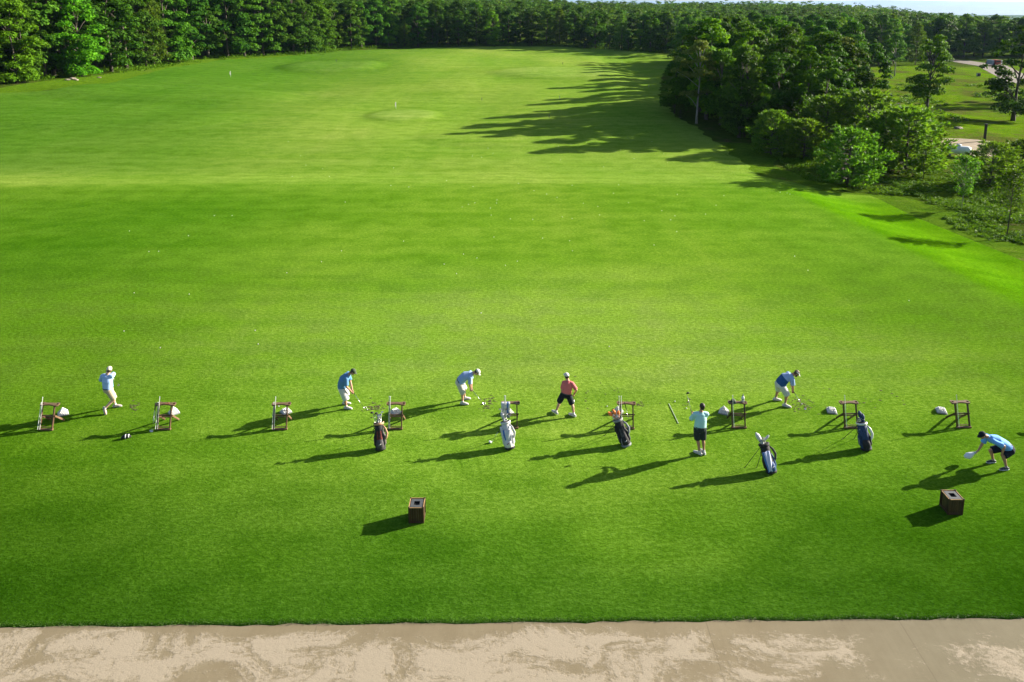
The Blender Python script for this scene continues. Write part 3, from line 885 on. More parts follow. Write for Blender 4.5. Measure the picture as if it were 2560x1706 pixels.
# ------------------------------------------------------------------ materials of the equipment
M_WOOD = simple('stained_wood', (.058, .030, .015), .5, var=.35, scale=7, bmp=.2, bscale=40, stretch=(1, 1, .3))
M_WOODL = simple('worn_wood', (.115, .068, .036), .5, var=.3, scale=7, bmp=.2, bscale=40)
M_DARKWOOD = simple('dark_planks', (.050, .024, .012), .5, var=.45, scale=14, bmp=.3, bscale=40, stretch=(1, 1, .12))
M_EDGEWOOD = simple('bare_wood_edge', (.30, .18, .08), .55, var=.3, scale=10)
M_STEEL = simple('steel', (.55, .56, .55), .25, 1., var=.1)
M_ALU = simple('brushed_rod', (.60, .62, .58), .35, .3, var=.1)
M_IRON = simple('iron_head', (.42, .43, .44), .3, 1., var=.15)
M_BLACK = simple('black_fabric', (.014, .014, .016), .8, var=.3, scale=20, bmp=.3, bscale=90)
M_GREYF = simple('charcoal_fabric', (.055, .052, .056), .8, var=.3, scale=20, bmp=.3, bscale=90)
M_LGREY = simple('grey_fabric', (.20, .21, .22), .8, var=.2, scale=20, bmp=.3, bscale=90)
M_MAROON = simple('maroon_fabric', (.12, .022, .018), .8, var=.3, scale=20, bmp=.3, bscale=90)
M_TAN = simple('tan_trim', (.42, .24, .14), .7, var=.2, scale=20)
M_NAVY = simple('navy_fabric', (.012, .035, .095), .7, var=.3, scale=20, bmp=.3, bscale=90)
M_BLUE = simple('blue_fabric', (.015, .06, .17), .7, var=.25, scale=20, bmp=.3, bscale=90)
M_WHITEF = simple('white_fabric', (.50, .50, .50), .7, var=.08, scale=12, bmp=.3, bscale=60)
M_TOWEL = simple('white_towel', (.47, .48, .52), .95, var=.08, scale=12, bmp=.5, bscale=80)
M_TOWELB = simple('lavender_towel', (.42, .46, .64), .95, var=.08, scale=12, bmp=.5, bscale=80)
M_STRIPE = simple('blue_stripe', (.05, .13, .36), .9, var=.1)
M_ORANGE = simple('orange_knit', (.75, .21, .05), .9, var=.2, scale=20, bmp=.5, bscale=90)
M_BALL = simple('golf_ball', (.60, .60, .60), .35, var=.04)
M_RUBBER = simple('black_rubber', (.012, .012, .013), .6, var=.2)
M_HOLE = simple('liner_black', (.006, .006, .007), .9, var=.2)
M_LID = simple('grey_lid', (.055, .06, .066), .6, .0, var=.2, scale=8)
M_PLASTIC = simple('white_plastic', (.60, .62, .64), .4, var=.05)
M_TURFSOIL = simple('torn_turf', (.06, .055, .02), .95, var=.5, scale=20)
M_TEE = simple('red_tees', (.30, .10, .06), .6, var=.3)

# ------------------------------------------------------------------ bag stands
def stand_proto():
    t = thing('bag_stand', 'x', 'bag stand')
    H, LN = .80, .27
    def rail(z): return LN * z / H
    for s in (-1, 1):
        m = MB(); m.bar((s * .225, 0, .02), (s * .225, rail(H - .02), H - .02), .040, .065, (0, 1, 0), bev=.004); m.build('rail', M_WOOD, t)
    m = MB(); m.bar((-.27, -.01, .025), (.27, -.01, .03), .085, .05, (0, 0, 1), bev=.005); m.bar((-.2, .055, .075), (.2, .055, .075), .02, .02); m.build('foot_bar', M_WOODL, t)
    for s in (-1, 1):
        m = MB(); m.bar((s * .255, rail(.46), .46), (s * .258, .62, .012), .030, .065, (0, 1, 0), bev=.004); m.build('rear_leg', M_WOODL if s > 0 else M_WOOD, t)
    m = MB(); m.bar((-.29, rail(.46), .46), (.29, rail(.46), .46), .030, .036); m.build('hinge_bar', M_WOOD, t)
    m = MB(); m.bar((-.24, .39, .25), (.24, .39, .25), .024, .03); m.build('stretcher', M_WOOD, t)
    # top plate: arched front edge, a cup hole at each end
    bm = bmesh.new(); nx = 40; W = .68; zt, zb = H + .014, H - .026
    def outline(x):
        k = abs(x) / (W / 2)
        front = rail(H) - .035 + (.052 * (1 - (x / .19) ** 2) if abs(x) < .19 else 0)
        back = rail(H) + .165 - (.03 if k < .6 else 0)
        if k > .88: c = (k - .88) / .12; mid = (front + back) / 2; front += (mid - front) * c ** 2 * .62; back += (mid - back) * c ** 2 * .62
        return front, back
    def hole(cx):
        c = (cx, rail(H) + .06)
        return [(c[0] + .043 * math.cos(a), c[1] + .043 * math.sin(a)) for a in np.linspace(0, 2 * math.pi, 17)[:-1]]
    xs_ = np.linspace(-W / 2, W / 2, nx)
    loop = [(x, outline(x)[0]) for x in xs_] + [(x, outline(x)[1]) for x in xs_[::-1]]
    es = []
    for lp in (loop, hole(-.272), hole(.272)):
        vs = [bm.verts.new((x, y, zb)) for x, y in lp]
        es += [bm.edges.new((vs[i], vs[(i + 1) % len(vs)])) for i in range(len(vs))]
    r = bmesh.ops.triangle_fill(bm, edges=es, use_beauty=True)
    ff = [g for g in r['geom'] if isinstance(g, bmesh.types.BMFace)]
    r = bmesh.ops.extrude_face_region(bm, geom=ff)
    bmesh.ops.translate(bm, vec=(0, 0, zt - zb), verts=[g for g in r['geom'] if isinstance(g, bmesh.types.BMVert)])
    bmesh.ops.recalc_face_normals(bm, faces=list(bm.faces))
    me = bpy.data.meshes.new('top_plate'); bm.to_mesh(me); bm.free(); me.materials.append(M_WOODL)
    plate = link('top_plate', me, t)
    for s in (-1, 1):
        m = MB(); m.tube([(s * .272, rail(H) + .06, H - .075), (s * .272, rail(H) + .06, H - .018)], [.030, .040], 14); m.build('cup', M_RUBBER, plate)
    return t
STANDP = stand_proto()
def stick_proto():
    t = thing('alignment_stick', 'x', 'alignment stick')
    d = Vector((0, .27, .80)).normalized(); l = 1.08
    m = MB(); m.tube([Vector((0, 0, 0)), d * l], .0105, 6, cap='flat'); m.build('rod', M_ALU, t)
    m = MB(); m.tube([d * (l - .001), d * (l + .03)], .0125, 6); m.build('end_cap', M_PLASTIC, t)
    return t
STICKP = stick_proto()
used = {'stand': 0, 'stick': 0, 'pyr': 0}
def use(key, proto, loc, rz, label, group, scale=None):
    used[key] += 1
    if used[key] == 1:
        proto.location = loc; proto.rotation_euler = (0, 0, rz); proto['label'] = label; proto['group'] = group
        if scale: proto.scale = scale
        return proto
    return dup(proto, loc, rz, label, group, scale)
STANDS = [(115.3, 1077, -.06), (409, 1076, -.03), (700, 1076, .02), (988, 1075, -.01), (1277, 1073, .03), (1567, 1074, -.04), (1847, 1072, -.03), (2128, 1072, .02), (2408.5, 1071, .03), (2690, 1070, .02)]
SLAB = ['wooden bag stand at the far left, left of the man finishing his swing', 'wooden bag stand holding dark gloves and red brown tees on its plate',
        'wooden bag stand left of the man in the blue shirt and white shorts', 'wooden bag stand behind the maroon and black golf bag',
        'wooden bag stand with a white towel hung on its left end', 'wooden bag stand behind the golf bag with orange headcovers',
        'wooden bag stand with a white bottle and dark cap on its plate', 'wooden bag stand behind the navy golf bag',
        'wooden bag stand at the far right, above the crouching man', 'wooden bag stand just outside the right frame edge']
SP = []
for (px, py, rz), lab in zip(STANDS, SLAB):
    p = gnd(px, py); p.z += .028; SP.append(p)
    use('stand', STANDP, p, rz, lab, 'wooden bag stands along the hitting line')
near = ['the far left stand', 'the stand holding gloves and tees', 'the third stand from the left', 'the stand behind the maroon bag', 'the stand with a towel',
        'the stand behind the orange headcovers', 'the stand with a white bottle', 'the stand behind the navy bag', 'the far right stand', 'the stand outside the frame']
for i, p in enumerate(SP):
    xs_ = [-.262, -.186] if i < 6 else [-.19]
    if i in (3, 4): xs_ = [-.226, -.19]
    for j, xo in enumerate(xs_):
        which = ('left one of two pale alignment sticks leaning on ' if j == 0 else 'right one of two pale alignment sticks leaning on ') if len(xs_) > 1 else 'single pale alignment stick leaning on '
        use('stick', STICKP, (p.x + xo, p.y - .055, p.z + .045), 0, which + near[i], 'alignment sticks on the bag stands', (1, 1, .80 if (j == 0 and len(xs_) > 1 and i < 3) else 1))

# ------------------------------------------------------------------ pyramids of balls
BALL_ME = MB().ell((0, 0, 0), (.0222, .0222, .0222), seg=10, rings=6).mesh('ball', M_BALL, True)
def pyramid_proto(n, top, skip=()):
    t = thing('ball_pyramid', 'x', 'ball pyramid')
    s = .049
    m = MB(); m.box((0, 0, .006), (n * s + .02, n * s + .02, .012), bev=.003); m.build('tray', M_LGREY, t)
    for l in range(n):
        k = n - l
        if k < top: break
        for i in range(k):
            for j in range(k):
                if l < n - 1 and k > top and 0 < i < k - 1 and 0 < j < k - 1: continue
                if (l, i, j) in skip: continue
                b = link('ball', BALL_ME, t)
                b.location = ((i - (k - 1) / 2) * s, (j - (k - 1) / 2) * s, .0365 + l * s * .707)
    return t
PYP = pyramid_proto(6, 1); PYF = pyramid_proto(6, 4, {(2, 0, 0), (2, 0, 1), (2, 1, 0)})
PYF['label'] = 'x'
used['pyf'] = 0
for i, (px, py, rz, flat) in enumerate([(158, 1032, .62, 0), (435, 1030, .72, 0), (715, 1030, .75, 1), (989, 1031, .78, 1), (1270, 1030, .7, 0), (1544, 1028, .9, 0), (1809, 1028, 1.1, 0), (2079, 1028, 1.32, 1), (2353, 1028, 1.25, 1)]):
    p = gnd(px, py + (5 if not flat else 3)); p.z += .03
    lab = ('worn down stack' if flat else 'white golf ball pyramid') + ' of practice balls beside '.replace(' of practice balls', ' of white practice balls' if flat else '') + near[i]
    use('pyf' if flat else 'pyr', PYF if flat else PYP, p, rz, lab, 'stacks of practice balls beside the stands', (1.12, 1.12, 1.12))

# ------------------------------------------------------------------ clubs
def iron_head(parent, at, d, side, mat=None):
    """blade at the end of a shaft running along d"""
    m = MB(); d = d.normalized(); side = (side - d * side.dot(d)).normalized()
    m.tube([at - d * .05, at + d * .01], .0085, 6)
    m.bar(at + d * .005, at + d * .015 + side * .078, .016, .048, d, bev=.004)
    return m.build('club_head', mat or M_IRON, parent)
def wood_head(parent, at, d, side, mat=None, size=.058):
    m = MB(); d = d.normalized(); side = (side - d * side.dot(d)).normalized(); w = d.cross(side)
    m.tube([at - d * .05, at + d * .01], .0095, 6)
    m.ell(at + side * size * .85 + d * .005, (size, size * .55, size * .9), (side, d, w), 12, 7)
    return m.build('club_head', mat or M_RUBBER, parent, True)
def putter_head(parent, at, d, side, mat=None):
    m = MB(); d = d.normalized(); side = (side - d * side.dot(d)).normalized()
    m.tube([at - d * .04, at], .008, 6); m.bar(at - side * .03, at + side * .08, .03, .025, d, bev=.004)
    return m.build('club_head', mat or M_IRON, parent)
def club(label, top, head, kind_='iron', side=Vector((1, 0, 0)), group=None, grip=True, headmat=None, shaft=None, cat='golf club'):
    """top = butt of the grip, head = end of the shaft (world points)"""
    top = Vector(top); head = Vector(head)
    t = thing('golf_club', label, cat, top, 0, group)
    a = Vector((0, 0, 0)); b = head - top; d = b.normalized()
    m = MB(); m.tube([d * (.25 if grip else 0), b], [.0075, .005], 6); m.build('shaft', shaft or M_STEEL, t, True)
    if grip:
        m = MB(); m.tube([a, d * .02, d * .26], [.0135, .0145, .0105], 8); m.build('grip', M_RUBBER, t, True)
    dict(iron=iron_head, wood=wood_head, putter=putter_head)[kind_](t, b, d, side, headmat)
    return t
def headcover(label, base, tip, r0=.035, r1=.062, mat=None, group=None, knob=True, band=None, cat='headcover'):
    base = Vector(base); tip = Vector(tip); v = tip - base; d = v.normalized()
    t = thing('headcover', label, cat, base, 0, group)
    l = v.length
    m = MB(); m.tube([Vector((0, 0, 0)), d * l * .35, d * l * .62, d * l * .86, d * l], [r0, r0 * .9, r1, r1 * .92, r1 * .5], 12, cap='round'); m.build('sock', mat or M_WHITEF, t, True)
    if band is not None:
        m = MB(); m.tube([d * l * .30, d * l * .40], [r0 * 1.06, r0 * 1.1], 12); m.build('band', band, t, True)
    return t

# ------------------------------------------------------------------ golf bags
def bag(px, py, lean, label, cols, face=0., strap_side=1, extra=None, h=.84, legs=True, logo=M_WHITEF, r=.16, leg_dir=(-.28, .72)):
    """cols: body, panel, pocket, trim, foot; lean = horizontal offset of the rim (x, y)"""
    p = gnd(px, py); p.z += .028
    t = thing('golf_bag', label, 'golf bag', p)
    a = Vector((lean[0], lean[1], h)); l = a.length; a.normalize()
    fr = Vector((math.sin(face), -math.cos(face), 0)); fr = (fr - a * fr.dot(a)).normalized()   # towards viewer
    sd_ = a.cross(fr) * -1
    if sd_.x < 0: sd_ = -sd_
    def F(u, v, w): return sd_ * u + fr * v + a * w
    Bm, Pm, Km, Tm, Fm = cols
    lat = sd_
    m = MB(); m.tube([F(0, 0, .05), F(0, 0, .1), F(0, 0, .32), F(0, 0, .62), F(0, 0, l - .06)], [(r * 1.02, r * .92), (r * 1.06, r * .95), (r * .98, r * .88), (r * .92, r * .82), (r * .98, r * .9)], 18, lat); body = m.build('body', Bm, t, True)
    m = MB(); m.tube([F(0, 0, .0), F(0, 0, .03), F(0, 0, .075)], [(r * 1.0, r * .9), (r * 1.12, r * 1.0), (r * 1.1, r * .98)], 18, lat); m.build('base', Fm, t, True)
    m = MB()
    m.tube([F(0, 0, l - .075), F(0, 0, l - .05), F(0, 0, l - .005)], [(r * 1.02, r * .95), (r * 1.1, r * 1.02), (r * 1.12, r * 1.04)], 18, lat); col = m.build('collar', Tm, t, True)
    m = MB(); m.tube([F(0, 0, l - .004), F(0, 0, l + .004)], [(r * 1.0, r * .92), (r * .98, r * .9)], 18, lat); m.build('divider', M_HOLE, col)
    # front panel
    m = MB(); m.tube([F(0, r * .66, .34), F(0, r * .62, .5), F(0, r * .60, .70), F(0, r * .66, l - .08)], [(r * .62, .035), (r * .58, .034), (r * .52, .032), (r * .5, .03)], 12, lat, cap='round'); m.build('front_panel', Pm, t, True)
    # ball pocket low at the front
    m = MB(); m.tube([F(0, r * .72, .10), F(0, r * .82, .16), F(0, r * .82, .26), F(0, r * .66, .35)], [(r * .70, .055), (r * .80, .07), (r * .76, .066), (r * .6, .035)], 14, lat, cap='round'); pk = m.build('ball_pocket', Km, t, True)
    if logo:
        m = MB(); y0 = r * .82 + .0695
        m.tube([F(-.045, y0, .205), F(-.012, y0 + .003, .200), F(.02, y0 + .0025, .213), F(.052, y0 - .004, .236)], [.004, .011, .011, .003], 6); m.build('emblem', logo, pk, True)
    # side pockets
    for s in (-1, 1):
        m = MB(); m.tube([F(s * r * .82, 0, .13), F(s * r * .98, 0, .2), F(s * r * .98, 0, .42), F(s * r * .80, 0, .56)], [(.035, r * .48), (.055, r * .6), (.052, r * .56), (.03, r * .4)], 12, lat, cap='round')
        m.build('side_pocket', Bm if s < 0 else Km, t, True)
        m = MB(); m.tube([F(s * (r * .98 + .04), r * .40, .20), F(s * (r * .98 + .036), r * .38, .42)], .006, 5); m.build('piping', Tm, t, True)
    # strap and handle
    s = strap_side
    m = MB(); pts = [F(s * r * .85, r * .35, l - .10), F(s * (r + .055), r * .5, l - .22), F(s * (r + .10), r * .45, l - .38), F(s * (r + .06), r * .4, l - .52), F(s * r * .85, r * .45, l - .60)]
    m.tube(pts, [(.012, .02), (.016, .036), (.018, .042), (.016, .036), (.012, .02)], 8, [fr] * 5); m.build('strap', Tm, t, True)
    m = MB(); m.tube([F(-s * r * .9, r * .2, l - .16), F(-s * (r + .04), r * .3, l - .22), F(-s * (r + .04), r * .3, l - .32), F(-s * r * .9, r * .2, l - .38)], .012, 6); m.build('handle', M_RUBBER, t, True)
    if legs:
        top = F(0, -r * .8, l - .09)
        for q in (-1, 1):
            foot = Vector((leg_dir[0] + q * .20, leg_dir[1], -.02))
            m = MB(); m.tube([top + sd_ * q * .05, foot], .0085, 6); lg = m.build('leg', M_ALU if False else M_RUBBER, t, True)
            m = MB(); m.tube([foot + Vector((0, 0, .03)), foot - Vector((0, 0, .005))], .014, 6); m.build('rubber_foot', M_RUBBER, lg, True)
    return t, p, F, l, a
def fill_bag(p, F, l, items, group):
    """items: (u, v, height above rim, du, dv, kind, label, side angle, material)"""
    for (u, v, hh, du, dv, k, lab, sa, mat) in items:
        a = p + F(u * .6, v * .6, .12); b = p + F(u + du, v + dv, l + hh)
        club(lab, a, b, k, Vector((math.cos(sa), math.sin(sa), .05)), group, grip=False, headmat=mat)
def iron_set(n, seed, lab, r=.085, hh=(.10, .24)):
    q = random.Random(seed); out = []
    for i in range(n):
        a = q.uniform(0, 6.28); k = math.sqrt(q.uniform(.1, 1)) * r
        out.append((k * math.cos(a), k * math.sin(a) * .8, q.uniform(*hh), q.uniform(-.03, .03), q.uniform(-.02, .02), 'iron', lab, q.uniform(-.9, .9) + (3.14 if q.random() < .5 else 0), M_IRON))
    return out

# bag 1: maroon, black and charcoal
t, p, F, l, a = bag(952, 1127, (-.10, .30), 'maroon, black and charcoal golf bag without headcovers', (M_BLACK, M_MAROON, M_GREYF, M_TAN, M_BLACK), .12, 1)
fill_bag(p, F, l, iron_set(11, 3, 'steel iron in the maroon and black golf bag') + [
    (-.06, .02, .34, -.10, .02, 'wood', 'dark headed driver standing tallest in the maroon golf bag', 2.6, M_RUBBER),
    (-.03, .05, .30, -.07, .0, 'wood', 'dark fairway wood beside the driver in the maroon golf bag', .3, M_RUBBER),
    (.06, .0, .31, .05, .02, 'iron', 'tall thin wedge leaning right in the maroon golf bag', .4, M_STEEL),
    (.02, .03, .22, .0, .0, 'putter', 'silver putter in the middle of the maroon golf bag', .2, M_STEEL)], 'clubs in the maroon golf bag')
# bag 2: white
t, p2, F2, l2, a2 = bag(1275, 1124, (-.16, .30), 'white golf bag with a towel over its side', (M_WHITEF, M_WHITEF, M_WHITEF, M_WHITEF, M_BLACK), -.1, 1, logo=M_MAROON, leg_dir=(-.1, .80))
m = MB(); q2 = [F2(-.124, .03, .12), F2(-.13, .03, .3), F2(-.12, .03, .5)]; m.tube(q2, [(.02, .05), (.024, .06), (.02, .05)], 8, F2(1, 0, 0)); m.build('dark_gusset', M_BLACK, t, True)
fill_bag(p2, F2, l2, iron_set(10, 8, 'steel iron in the white golf bag', hh=(.12, .30)) + [
    (-.05, -.03, .40, -.03, .03, 'iron', 'tall iron in the white golf bag reaching toward the hung towel', 2.9, M_STEEL),
    (.04, .02, .38, .05, .02, 'iron', 'dark backed iron standing right in the white golf bag', .5, M_RUBBER)], 'clubs in the white golf bag')
headcover('white and blue striped headcover between the irons of the white golf bag', p2 + F2(-.03, .03, l2 + .02), p2 + F2(-.07, .05, l2 + .30), .036, .058, M_TOWEL, None, band=M_STRIPE)
hp = gnd(1229, 1110); hp.z += .055
club('club with white driver head leaning from the white golf bag onto the grass', p2 + F2(-.15, .04, l2 - .14), hp, 'wood', Vector((-1, .1, 0)), grip=True, headmat=M_PLASTIC)
# bag 3: black and grey with orange covers
t, p3, F3, l3, a3 = bag(1567, 1117, (-.30, .28), 'black and grey golf bag holding orange headcovers', (M_BLACK, M_GREYF, M_BLACK, M_LGREY, M_LGREY), .15, 1, leg_dir=(-.5, .6))
m = MB(); m.tube([F3(-.12, .05, .06), F3(-.125, .06, .2), F3(-.1, .08, .32)], [(.03, .05), (.035, .06), (.02, .03)], 8, F3(1, 0, 0)); m.build('grey_side', M_LGREY, t, True)
m = MB(); m.tube([F3(-.16, .04, l3 - .42), F3(-.175, .05, l3 - .34), F3(-.165, .04, l3 - .24)], [.045, .06, .04], 10, cap='round'); m.build('pouch', M_BLACK, t, True)
fill_bag(p3, F3, l3, iron_set(11, 12, 'steel iron in the black and grey golf bag', hh=(.07, .2)), 'clubs in the black and grey golf bag')
for (u, hh, du, dv, lab) in ((-.06, .30, -.17, .0, 'orange headcover leaning far left out of the black and grey bag'), (.0, .33, -.05, .05, 'orange headcover standing in the middle of the black and grey bag'), (.05, .24, .06, .06, 'short orange headcover at the right of the black and grey bag')):
    headcover(lab, p3 + F3(u, .01, l3 + .06), p3 + F3(u + du, dv, l3 + hh), .033, .055, M_ORANGE, 'orange headcovers', band=M_WHITEF)
# bag 4: blue with white driver cover and towel
t, p4, F4, l4, a4 = bag(1930, 1184, (-.22, .30), 'blue and black golf bag with pale towel and white headcovers', (M_BLACK, M_BLACK, M_BLUE, M_BLACK, M_BLACK), .2, 1, leg_dir=(-.62, .25))
fill_bag(p4, F4, l4, iron_set(10, 17, 'steel iron in the blue and black golf bag', hh=(.06, .16)), 'clubs in the blue and black golf bag')
headcover('large white driver headcover standing in the blue and black golf bag', p4 + F4(-.04, .0, l4 + .0), p4 + F4(-.16, .03, l4 + .36), .058, .075, M_WHITEF, None, band=M_LGREY)
headcover('small white putter headcover pointing right in the blue and black golf bag', p4 + F4(.05, .02, l4 + .10), p4 + F4(.22, .05, l4 + .20), .028, .042, M_WHITEF)
# bag 5: navy
t, p5, F5, l5, a5 = bag(2166, 1127, (-.10, .30), 'navy and black golf bag with round pale edged strap', (M_NAVY, M_NAVY, M_BLACK, M_ALU, M_BLACK), -.1, 1, logo=None, r=.165, leg_dir=(-.35, .62))
m = MB(); m.tube([F5(-.11, .07, l5 - .05), F5(-.13, .10, l5 - .25), F5(-.10, .12, l5 - .42)], [(.05, .03), (.07, .035), (.06, .03)], 10, F5(1, 0, 0), cap='round'); pk = m.build('upper_pocket', M_NAVY, t, True)
m = MB(); m.ell(F5(-.135, .133, l5 - .2), (.022, .008, .022), (F5(1, 0, 0), F5(0, 1, 0), F5(0, 0, 1))); m.build('emblem', M_LGREY, pk, True)
fill_bag(p5, F5, l5, iron_set(11, 23, 'steel iron in the navy golf bag', hh=(.05, .16)), 'clubs in the navy golf bag')
headcover('dark navy headcover with pale trim, taller one in the navy golf bag', p5 + F5(.02, .0, l5 + .02), p5 + F5(-.02, .04, l5 + .36), .045, .07, M_NAVY, None, band=M_LGREY)
headcover('dark navy headcover with pale trim, lower right one in the navy golf bag', p5 + F5(.07, .03, l5 + .0), p5 + F5(.06, .05, l5 + .27), .04, .062, M_NAVY, None, band=M_LGREY)

# ------------------------------------------------------------------ towels and small things on the stands
def cloth(name, label, cat, rows, mats, thick=.012, parent=None, stripes=None, loc=(0, 0, 0)):
    """rows: list of point lists (a draped sheet), given thickness"""
    nr, nc = len(rows), len(rows[0]); bm = bmesh.new()
    g = [[bm.verts.new(p) for p in r] for r in rows]
    for i in range(nr - 1):
        for j in range(nc - 1):
            f = bm.faces.new((g[i][j], g[i][j + 1], g[i + 1][j + 1], g[i + 1][j])); f.smooth = True
            if stripes and j in stripes: f.material_index = 1
    me = bpy.data.meshes.new(name); bm.to_mesh(me); bm.free()
    for m in mats: me.materials.append(m)
    o = link(name, me); o.location = loc
    sm_ = o.modifiers.new('s', 'SUBSURF'); sm_.levels = 1; sm_.render_levels = 1
    so = o.modifiers.new('t', 'SOLIDIFY'); so.thickness = thick; so.offset = 0
    return tag(o, label, cat)
q = SP[4]
def drape(center, wl, wr, front, back, ztop, yb, seed, jag=.06):
    r = random.Random(seed); rows = []
    for k, (dy, dz) in enumerate(((-.035, -front), (-.05, -front * .66), (-.045, -front * .33), (-.03, -.03), (.0, .012), (.05, .016), (.10, .0), (.14, -back * .5), (.16, -back))):
        row = []
        for j in range(7):
            u = j / 6; x = -wl + (wl + wr) * u
            fold = .022 * math.sin(u * 11 + k * .7 + seed)
            spread = 1 + .12 * abs(dz)
            row.append((center[0] + x * spread * (1 if dz > -.1 else .86 + .1 * math.sin(k + seed)), center[1] + yb + dy + fold * (abs(dz) + .1) * 2, ztop + dz * (1 + (.22 * (u - .5) if dz < -.1 else 0)) + r.uniform(-.01, .01)))
        rows.append(row)
    return rows
cloth('towel', 'white towel with blue stripes hung over the left end of the stand', 'towel', drape((q.x - .20, q.y), .15, .17, .52, .22, q.z + .832, .235, 1), (M_TOWEL, M_STRIPE), stripes=(4,))
def wrap(p, F, u0, u1, v, w0, w1, mat, label, seed, stripes=None, outlier=.0):
    r = random.Random(seed); rows = []
    for i in range(9):
        k = i / 8; row = []
        for j in range(11):
            u = u0 + (u1 - u0) * j / 10
            ww = w0 + (w1 - w0) * k - (.10 * abs(j / 10 - .45) * (1 if i > 6 else 0))
            bulge = .02 * math.sin(j * 1.05 + i * .5 + seed) + .025 * math.sin(k * 3.1)
            row.append(p + F(u * (1 - .25 * k * (1 if i > 5 else .6)) + outlier * k, v + bulge - .03 * (abs(j / 10 - .5) * 2) ** 2, ww + r.uniform(-.006, .006)))
        rows.append(row)
    return cloth('towel', label, 'towel', rows, mat, stripes=stripes)
wrap(p2, F2, -.21, -.06, .10, l2 - .14, .16, (M_TOWEL, M_STRIPE), 'white towel with blue stripe hanging down the left of the white bag', 2, (7,))
wrap(p2, F2, -.15, .17, .165, l2 - .26, .33, (M_TOWEL, M_STRIPE), 'folded white towel draped across the front of the white bag', 5, (1, 2))
wrap(p4, F4, -.20, .05, .175, l4 - .20, .12, (M_TOWELB, M_STRIPE), 'pale lavender towel hanging on the front of the blue bag', 4, (0, 1), -.03)
# stand 2: gloves, tees, clubs
q = SP[1]
def lump(name, label, cat, loc, pts, mat, seg=10, parent=None):
    m = MB()
    for a_, b_, r_ in pts: m.tube([a_, b_], r_, seg, cap='round')
    return tag(m.build(name, mat, parent, True, loc), label, cat)
gt = thing('glove', 'dark golf glove lying on the left end of the stand plate', 'glove', (q.x - .27, q.y + .30, q.z + .825))
m = MB(); m.ell((0, 0, .02), (.055, .05, .024)); m.build('palm', M_BLACK, gt, True)
for k in range(4):
    m = MB(); m.tube([(-.035 + .022 * k, -.03, .02), (-.04 + .026 * k, -.10, -.02 - .02 * (k % 2))], .011, 6, cap='round'); m.build('finger', M_BLACK, gt, True)
for k, (xo, yo, an) in enumerate(((-.06, .30, .5), (.02, .34, .55), (.07, .29, .62), (.0, .26, .4))):
    tt = thing('golf_tee', 'red brown wooden tee in the row lying on the stand plate', 'tee', (q.x + xo, q.y + yo, q.z + .822), an, 'tees on the stand plate')
    m = MB(); m.tube([(-.06, 0, 0), (.05, 0, 0), (.07, 0, 0)], [.004, .009, .016], 8); m.build('peg', M_TEE, tt, True)
club('iron leaning on the outer left end of the stand with gloves', q + Vector((-.33, .24, .90)), q + Vector((-.36, -.10, .03)), 'iron', Vector((-1, -.2, 0)), 'two irons leaning on the stand with gloves')
club('iron leaning on the stand with gloves, inner one of two', q + Vector((-.305, .25, .88)), q + Vector((-.31, -.14, .03)), 'iron', Vector((-1, -.1, 0)), 'two irons leaning on the stand with gloves')
# stand 6: club leaning inside the frame
q = SP[5]
club('shaft leaning inside the stand behind the orange headcovers', q + Vector((-.06, .285, .86)), q + Vector((.13, .05, .06)), 'putter', Vector((1, 0, 0)))
# stand 7: bottle and dark cap
q = SP[6]
bt = thing('bottle', 'white drinks bottle standing on the right of the stand plate', 'bottle', q + Vector((.20, .34, .814)))
m = MB(); m.tube([(0, 0, 0), (0, 0, .17), (0, 0, .21), (0, 0, .225)], [.05, .052, .036, .026], 16); m.build('flask', M_PLASTIC, bt, True)
m = MB(); m.tube([(0, 0, .226), (0, 0, .25), (0, 0, .27), (.0, 0, .30)], [.028, .028, .012, .010], 12); m.build('lid', M_LGREY, bt, True)
m = MB(); m.tube([(0, 0, .11), (0, 0, .13)], .0535, 16); m.build('mark', M_RUBBER, bt, True)
ct = thing('cap', 'dark green cap lying on the left of the stand plate', 'cap', q + Vector((-.13, .36, .814)))
m = MB(); m.ell((0, 0, 0), (.09, .10, .10), zmin=0.); m.build('crown', simple('green_cap', (.05, .07, .045), .85), ct, True)
m = MB(); m.ell((0.0, -.12, .006), (.07, .065, .012)); m.build('brim', simple('green_cap', (.05, .07, .045)), ct, True)

